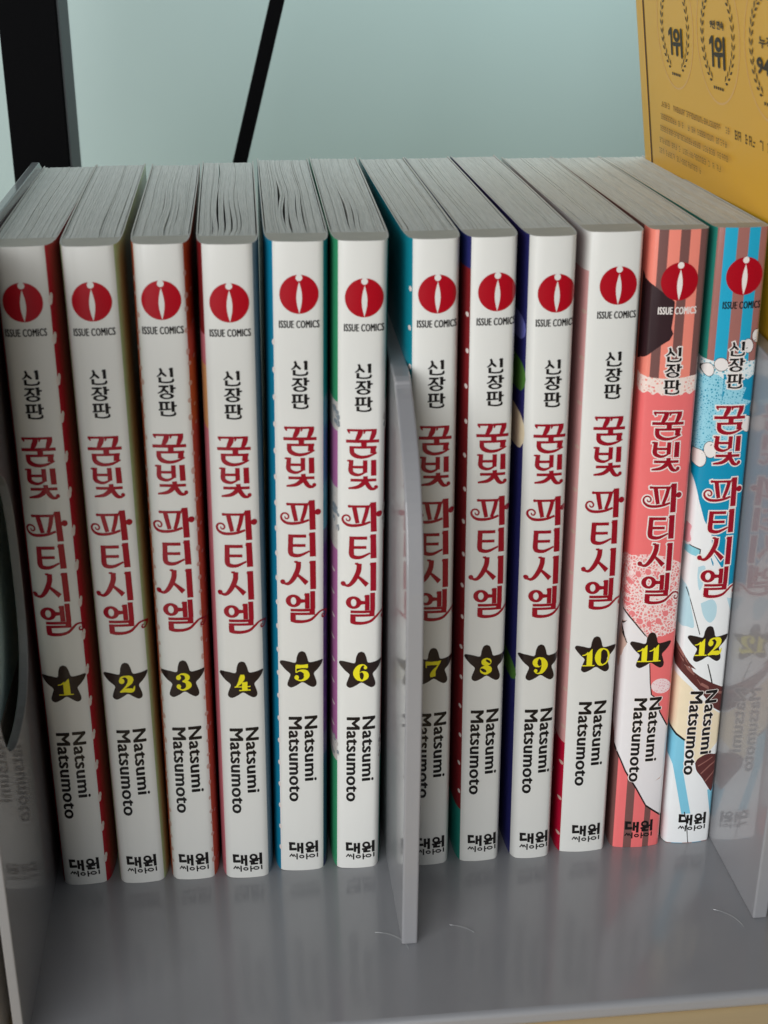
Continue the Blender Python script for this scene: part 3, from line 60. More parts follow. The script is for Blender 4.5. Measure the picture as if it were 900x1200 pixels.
EDITION_OUT = [[[-0.88,6.62,-2.01,6.21],[-0.7,6.12,-1.83,5.68],[-0.64,5.99,-1.77,5.52],[-0.57,5.84,-1.73,5.39],[-0.5,5.65,-1.7,5.3],[-0.44,5.41,-1.7,5.26],[-0.43,5.14,-1.69,5.26],[-0.48,4.89,-1.69,5.25],[-0.56,4.68,-1.7,5.2],[-0.67,4.49,-1.72,5.12],[-0.78,4.33,-1.76,5.03],[-0.9,4.18,-1.81,4.94],[-1.04,4.05,-1.86,4.85],[-1.19,3.92,-1.9,4.78],[-1.36,3.81,-1.97,4.71],[-1.51,3.73,-2.06,4.63],[-1.66,3.66,-2.17,4.53],[-1.79,3.6,-2.3,4.43],[-2.25,3.32,-2.74,4.11]],[[-0.98,5.75,-1.71,4.97],[-0.59,5.39,-1.35,4.58],[-0.48,5.31,-1.28,4.47],[-0.37,5.23,-1.2,4.36],[-0.27,5.15,-1.11,4.24],[-0.18,5.08,-1.02,4.13],[-0.09,5.0,-0.91,4.03],[-0.0,4.92,-0.8,3.93],[0.08,4.83,-0.68,3.85],[0.17,4.73,-0.56,3.77],[0.25,4.63,-0.44,3.7],[0.35,4.53,-0.33,3.64],[0.75,4.18,0.09,3.31]],[[2.2,6.49,0.74,6.51],[2.23,3.36,0.77,3.38]],[[0.4,6.01,0.79,5.16],[1.38,6.57,1.84,5.56]],[[-0.84,4.09,-2.2,4.11],[-0.82,2.14,-2.18,2.16]],[[-2.1,3.16,-2.22,2.06],[-1.44,3.07,-1.56,1.97],[-1.15,3.03,-1.28,1.94],[-0.87,2.98,-0.99,1.9],[-0.61,2.94,-0.7,1.86],[-0.35,2.92,-0.41,1.83],[-0.11,2.9,-0.12,1.81],[0.13,2.9,0.16,1.81],[0.39,2.91,0.45,1.81],[0.64,2.93,0.74,1.82],[0.87,2.96,1.01,1.84],[1.06,2.99,1.26,1.86],[1.2,3.03,1.48,1.89],[1.26,3.06,1.7,1.95],[1.25,3.08,1.9,2.04],[1.22,3.08,2.08,2.16],[1.19,3.07,2.2,2.29],[1.2,3.11,2.28,2.39],[1.22,3.14,2.33,2.48],[1.22,3.1,2.4,2.65],[1.22,3.04,2.42,2.85],[1.24,3.03,2.41,2.99],[1.26,3.07,2.38,3.09],[1.28,3.16,2.35,3.13],[1.33,3.66,2.35,3.58]],[[-2.26,1.93,-2.25,0.77],[0.89,1.89,0.9,0.72]],[[0.38,1.28,-0.82,1.97],[0.13,0.79,-1.07,1.48],[0.06,0.66,-1.14,1.33],[-0.01,0.51,-1.21,1.19],[-0.09,0.36,-1.27,1.07],[-0.19,0.21,-1.32,0.96],[-0.29,0.06,-1.37,0.87],[-0.4,-0.07,-1.43,0.77],[-0.5,-0.18,-1.48,0.67],[-0.62,-0.3,-1.53,0.59],[-0.75,-0.41,-1.58,0.51],[-0.9,-0.51,-1.63,0.44],[-1.06,-0.61,-1.68,0.38],[-1.23,-0.69,-1.73,0.33],[-1.4,-0.75,-1.81,0.27],[-1.56,-0.79,-1.91,0.21],[-1.71,-0.82,-2.04,0.15],[-1.85,-0.85,-2.17,0.08],[-2.35,-1.01,-2.67,-0.13]],[[-0.6,1.39,-1.4,0.66],[-0.24,0.99,-1.07,0.25],[-0.14,0.89,-1.0,0.14],[-0.05,0.8,-0.92,0.02],[0.04,0.72,-0.84,-0.1],[0.11,0.66,-0.74,-0.23],[0.18,0.6,-0.62,-0.35],[0.24,0.54,-0.49,-0.46],[0.31,0.47,-0.36,-0.54],[0.39,0.4,-0.23,-0.62],[0.48,0.32,-0.11,-0.67],[0.58,0.23,-0.0,-0.73],[1.01,-0.08,0.43,-1.01]],[[2.08,2.02,0.62,2.04],[2.11,-0.83,0.64,-0.81]],[[1.17,1.29,1.26,0.12],[2.63,1.33,2.72,0.26]],[[0.3,1.73,0.59,0.83],[1.31,2.13,1.64,1.12]],[[2.14,-1.32,0.67,-1.29],[2.1,-1.54,0.66,-1.31],[1.98,-1.75,0.62,-1.33],[1.78,-1.94,0.56,-1.34],[1.52,-2.11,0.47,-1.35],[1.19,-2.25,0.37,-1.36],[0.82,-2.35,0.25,-1.37],[0.42,-2.41,0.12,-1.37],[-0.0,-2.42,-0.01,-1.37],[-0.42,-2.39,-0.15,-1.37],[-0.83,-2.32,-0.27,-1.36],[-1.2,-2.21,-0.39,-1.35],[-1.53,-2.06,-0.5,-1.34],[-1.8,-1.89,-0.58,-1.32],[-2.0,-1.69,-0.65,-1.31],[-2.12,-1.47,-0.68,-1.29],[-2.16,-1.25,-0.7,-1.27],[-2.12,-1.03,-0.68,-1.26],[-2.0,-0.82,-0.65,-1.24],[-1.81,-0.62,-0.58,-1.22],[-1.54,-0.46,-0.5,-1.21],[-1.21,-0.32,-0.39,-1.2],[-0.84,-0.22,-0.28,-1.2],[-0.44,-0.16,-0.15,-1.19],[-0.02,-0.15,-0.01,-1.19],[0.4,-0.18,0.12,-1.2],[0.8,-0.25,0.25,-1.2],[1.17,-0.36,0.37,-1.22],[1.5,-0.5,0.47,-1.23],[1.77,-0.68,0.56,-1.24],[1.97,-0.88,0.62,-1.26],[2.1,-1.1,0.66,-1.28],[2.14,-1.32,0.67,-1.29]],[[-2.47,-2.37,-2.47,-3.5],[1.05,-2.43,1.06,-3.56]],[[-0.83,-2.55,-2.25,-2.53],[-0.81,-5.27,-2.24,-5.25]],[[0.49,-2.57,-0.83,-2.55],[0.51,-5.24,-0.81,-5.22]],[[-2.58,-4.36,-2.53,-5.44],[1.19,-4.23,1.25,-5.31]],[[2.13,-2.39,0.66,-2.37],[2.16,-5.89,0.69,-5.87]],[[1.18,-3.47,1.35,-4.64],[2.62,-3.32,2.78,-4.39]],[[-0.77,-4.91,-2.14,-4.89],[-0.75,-6.82,-2.13,-6.8]],[[-2.04,-5.67,-2.17,-6.79],[-1.34,-5.78,-1.48,-6.9],[-1.02,-5.84,-1.17,-6.95],[-0.71,-5.89,-0.85,-7.0],[-0.42,-5.94,-0.53,-7.04],[-0.14,-5.98,-0.23,-7.08],[0.1,-6.0,0.07,-7.11],[0.31,-6.0,0.34,-7.12],[0.52,-5.99,0.6,-7.12],[0.71,-5.97,0.84,-7.1],[0.88,-5.94,1.06,-7.08],[1.04,-5.9,1.27,-7.06],[1.17,-5.87,1.45,-7.03],[1.25,-5.83,1.63,-6.99],[1.3,-5.79,1.8,-6.94],[1.32,-5.76,1.96,-6.87],[1.31,-5.74,2.11,-6.78],[1.31,-5.73,2.24,-6.68],[1.29,-5.75,2.35,-6.53],[1.26,-5.83,2.45,-6.32],[1.26,-5.91,2.48,-6.09],[1.28,-5.92,2.46,-5.93],[1.31,-5.86,2.43,-5.82],[1.33,-5.75,2.4,-5.77],[1.36,-5.24,2.39,-5.3]]]
IMPRINT = [[[-4.48,3.04,-4.47,2.14],[-2.63,2.94,-2.63,2.04]],[[-3.64,2.83,-4.43,2.87],[-3.63,0.16,-4.42,0.21]],[[-4.39,0.91,-4.32,0.01],[-2.25,1.02,-2.18,0.12]],[[-1.39,2.71,-2.14,2.75],[-1.37,-0.42,-2.12,-0.38]],[[-1.77,1.51,-1.76,0.77],[-0.69,1.45,-0.68,0.71]],[[-0.24,2.76,-1.03,2.8],[-0.21,-1.12,-1.01,-1.07]],[[2.79,1.79,2.13,1.83],[2.77,1.57,2.12,1.73],[2.7,1.35,2.09,1.65],[2.59,1.16,2.04,1.57],[2.45,0.99,1.98,1.5],[2.27,0.86,1.9,1.44],[2.07,0.76,1.81,1.4],[1.84,0.71,1.71,1.38],[1.61,0.7,1.61,1.38],[1.38,0.73,1.5,1.39],[1.16,0.81,1.4,1.43],[0.95,0.93,1.31,1.47],[0.77,1.08,1.23,1.54],[0.62,1.26,1.16,1.61],[0.51,1.47,1.11,1.7],[0.44,1.69,1.08,1.79],[0.42,1.92,1.07,1.88],[0.44,2.14,1.08,1.98],[0.5,2.36,1.11,2.06],[0.61,2.55,1.16,2.14],[0.76,2.72,1.22,2.21],[0.93,2.85,1.3,2.27],[1.14,2.95,1.39,2.31],[1.36,3.0,1.49,2.33],[1.59,3.01,1.6,2.33],[1.82,2.98,1.7,2.32],[2.04,2.9,1.8,2.28],[2.25,2.78,1.89,2.23],[2.43,2.63,1.97,2.17],[2.58,2.44,2.04,2.1],[2.69,2.24,2.09,2.01],[2.76,2.02,2.12,1.92],[2.79,1.79,2.13,1.83]],[[0.31,0.73,0.37,0.1],[2.99,0.93,3.06,0.3]],[[1.96,0.46,1.26,0.5],[1.97,-0.41,1.27,-0.38]],[[2.39,1.36,2.43,0.78],[3.63,1.41,3.67,0.84]],[[4.1,3.15,3.27,3.19],[4.15,-0.94,3.31,-0.9]],[[1.33,0.11,0.68,0.15],[1.34,-0.79,0.69,-0.75]],[[0.72,-0.21,0.74,-0.84],[2.86,-0.22,2.89,-0.84]],[[-3.5,-1.26,-3.75,-1.01],[-4.2,-2.31,-4.45,-2.06]],[[-3.67,-1.13,-3.9,-1.33],[-3.09,-2.09,-3.34,-2.3]],[[-2.87,-1.37,-3.13,-1.18],[-3.28,-2.23,-3.54,-2.04]],[[-2.94,-1.23,-3.18,-1.42],[-2.41,-2.13,-2.67,-2.34]],[[-1.94,-0.99,-2.35,-0.97],[-1.93,-3.16,-2.34,-3.13]],[[0.04,-2.21,-0.34,-2.19],[0.03,-2.33,-0.35,-2.24],[-0.01,-2.45,-0.37,-2.28],[-0.09,-2.55,-0.41,-2.32],[-0.18,-2.64,-0.46,-2.36],[-0.3,-2.72,-0.52,-2.38],[-0.44,-2.77,-0.59,-2.4],[-0.58,-2.79,-0.66,-2.41],[-0.73,-2.8,-0.74,-2.41],[-0.89,-2.78,-0.81,-2.41],[-1.03,-2.73,-0.89,-2.39],[-1.17,-2.67,-0.96,-2.36],[-1.29,-2.58,-1.02,-2.33],[-1.39,-2.48,-1.07,-2.29],[-1.46,-2.37,-1.1,-2.24],[-1.5,-2.25,-1.13,-2.19],[-1.52,-2.12,-1.13,-2.15],[-1.5,-2.0,-1.13,-2.1],[-1.46,-1.89,-1.1,-2.05],[-1.39,-1.78,-1.07,-2.01],[-1.29,-1.69,-1.02,-1.98],[-1.18,-1.62,-0.96,-1.95],[-1.04,-1.57,-0.89,-1.93],[-0.89,-1.54,-0.82,-1.92],[-0.74,-1.54,-0.74,-1.92],[-0.59,-1.56,-0.66,-1.93],[-0.44,-1.6,-0.59,-1.95],[-0.31,-1.67,-0.52,-1.97],[-0.19,-1.75,-0.46,-2.01],[-0.09,-1.85,-0.41,-2.05],[-0.02,-1.97,-0.37,-2.09],[0.03,-2.09,-0.35,-2.14],[0.04,-2.21,-0.34,-2.19]],[[0.93,-1.15,0.52,-1.13],[0.95,-3.26,0.54,-3.24]],[[0.72,-2.03,0.72,-2.41],[1.31,-2.06,1.31,-2.45]],[[3.24,-2.17,2.85,-2.15],[3.22,-2.3,2.84,-2.2],[3.17,-2.42,2.81,-2.25],[3.09,-2.52,2.76,-2.29],[2.97,-2.62,2.7,-2.33],[2.83,-2.69,2.62,-2.36],[2.68,-2.74,2.52,-2.38],[2.5,-2.77,2.42,-2.39],[2.32,-2.78,2.32,-2.39],[2.15,-2.75,2.22,-2.38],[1.97,-2.71,2.12,-2.36],[1.81,-2.64,2.02,-2.33],[1.67,-2.55,1.94,-2.29],[1.56,-2.44,1.88,-2.24],[1.47,-2.32,1.83,-2.19],[1.42,-2.2,1.8,-2.14],[1.4,-2.07,1.79,-2.09],[1.42,-1.94,1.8,-2.03],[1.47,-1.82,1.82,-1.98],[1.55,-1.71,1.87,-1.94],[1.66,-1.62,1.94,-1.9],[1.8,-1.54,2.02,-1.87],[1.96,-1.49,2.11,-1.85],[2.13,-1.46,2.21,-1.84],[2.31,-1.46,2.32,-1.84],[2.49,-1.48,2.42,-1.85],[2.66,-1.53,2.52,-1.87],[2.82,-1.6,2.61,-1.91],[2.96,-1.69,2.69,-1.94],[3.08,-1.79,2.76,-1.99],[3.16,-1.91,2.81,-2.04],[3.22,-2.04,2.84,-2.09],[3.24,-2.17,2.85,-2.15]],[[4.1,-1.21,3.69,-1.19],[4.12,-2.78,3.71,-2.76]]]
STAR = [[0.2,5.86],[0.5,5.74],[0.81,5.62],[1.08,5.38],[1.29,4.97],[1.47,4.46],[1.65,3.92],[1.78,3.33],[1.9,2.73],[2.14,2.31],[2.59,2.2],[3.15,2.26],[3.74,2.36],[4.35,2.47],[4.99,2.62],[5.49,2.69],[5.78,2.68],[5.94,2.59],[6.0,2.4],[5.95,2.09],[5.8,1.68],[5.59,1.24],[5.29,0.78],[4.93,0.29],[4.56,-0.17],[4.17,-0.57],[3.78,-0.93],[3.54,-1.32],[3.55,-1.75],[3.7,-2.21],[3.87,-2.7],[4.03,-3.26],[4.2,-3.85],[4.29,-4.37],[4.29,-4.77],[4.21,-5.1],[4.07,-5.37],[3.84,-5.58],[3.53,-5.73],[3.19,-5.75],[2.79,-5.6],[2.36,-5.32],[1.89,-5.01],[1.4,-4.62],[0.88,-4.2],[0.36,-3.99],[-0.14,-4.15],[-0.65,-4.53],[-1.16,-4.89],[-1.71,-5.2],[-2.27,-5.49],[-2.76,-5.65],[-3.15,-5.59],[-3.48,-5.39],[-3.72,-5.15],[-3.85,-4.9],[-3.89,-4.6],[-3.85,-4.23],[-3.72,-3.73],[-3.51,-3.15],[-3.33,-2.6],[-3.16,-2.16],[-3.03,-1.75],[-3.06,-1.34],[-3.39,-0.91],[-3.89,-0.48],[-4.38,-0.01],[-4.82,0.53],[-5.25,1.1],[-5.57,1.57],[-5.78,1.88],[-5.88,2.1],[-5.89,2.31],[-5.82,2.55],[-5.66,2.79],[-5.34,2.92],[-4.8,2.89],[-4.11,2.76],[-3.43,2.63],[-2.76,2.44],[-2.1,2.24],[-1.6,2.27],[-1.37,2.71],[-1.3,3.39],[-1.22,4.03],[-1.06,4.56],[-0.88,5.06],[-0.67,5.45],[-0.4,5.66],[-0.1,5.76]]
ANCHOR = [[[-0.73,174.24],[-0.65,150.71],[-0.67,135.69],[-0.48,67.11],[1.81,51.52],[-0.06,6.01]],[[-0.12,174.33],[-0.07,150.78],[-0.14,135.77],[0.02,67.59],[2.27,51.99],[0.18,6.48]],[[-0.16,174.11],[-0.14,150.55],[-0.23,135.68],[-0.16,67.31],[2.1,51.75],[0.12,6.02]],[[0.07,173.46],[0.19,149.72],[0.03,134.91],[0.0,66.75],[2.26,51.13],[0.19,5.39]],[[0.28,174.84],[0.4,151.45],[0.26,136.48],[0.15,68.16],[2.57,52.87],[0.66,7.19]],[[0.64,173.71],[0.64,150.38],[0.5,135.46],[0.43,67.44],[2.75,52.08],[1.05,6.28]],[[0.58,174.14],[0.59,150.71],[0.51,135.66],[0.58,67.67],[2.73,52.28],[0.73,6.82]],[[1.02,174.15],[1.08,150.55],[0.77,135.63],[0.48,67.58],[2.68,52.2],[0.96,6.5]],[[0.84,173.49],[0.71,149.85],[0.46,135.0],[0.21,67.02],[2.57,51.65],[0.72,6.25]],[[1.01,174.26],[0.99,150.58],[0.82,135.54],[0.62,67.52],[2.8,51.99],[1.16,6.67]],[[0.26,174.66],[0.27,150.94],[0.04,136.02],[-0.1,67.55],[2.39,51.86],[0.65,6.42]],[[1.14,175.44],[1.14,151.76],[0.79,136.8],[0.51,68.31],[2.9,52.83],[1.05,7.44]]]
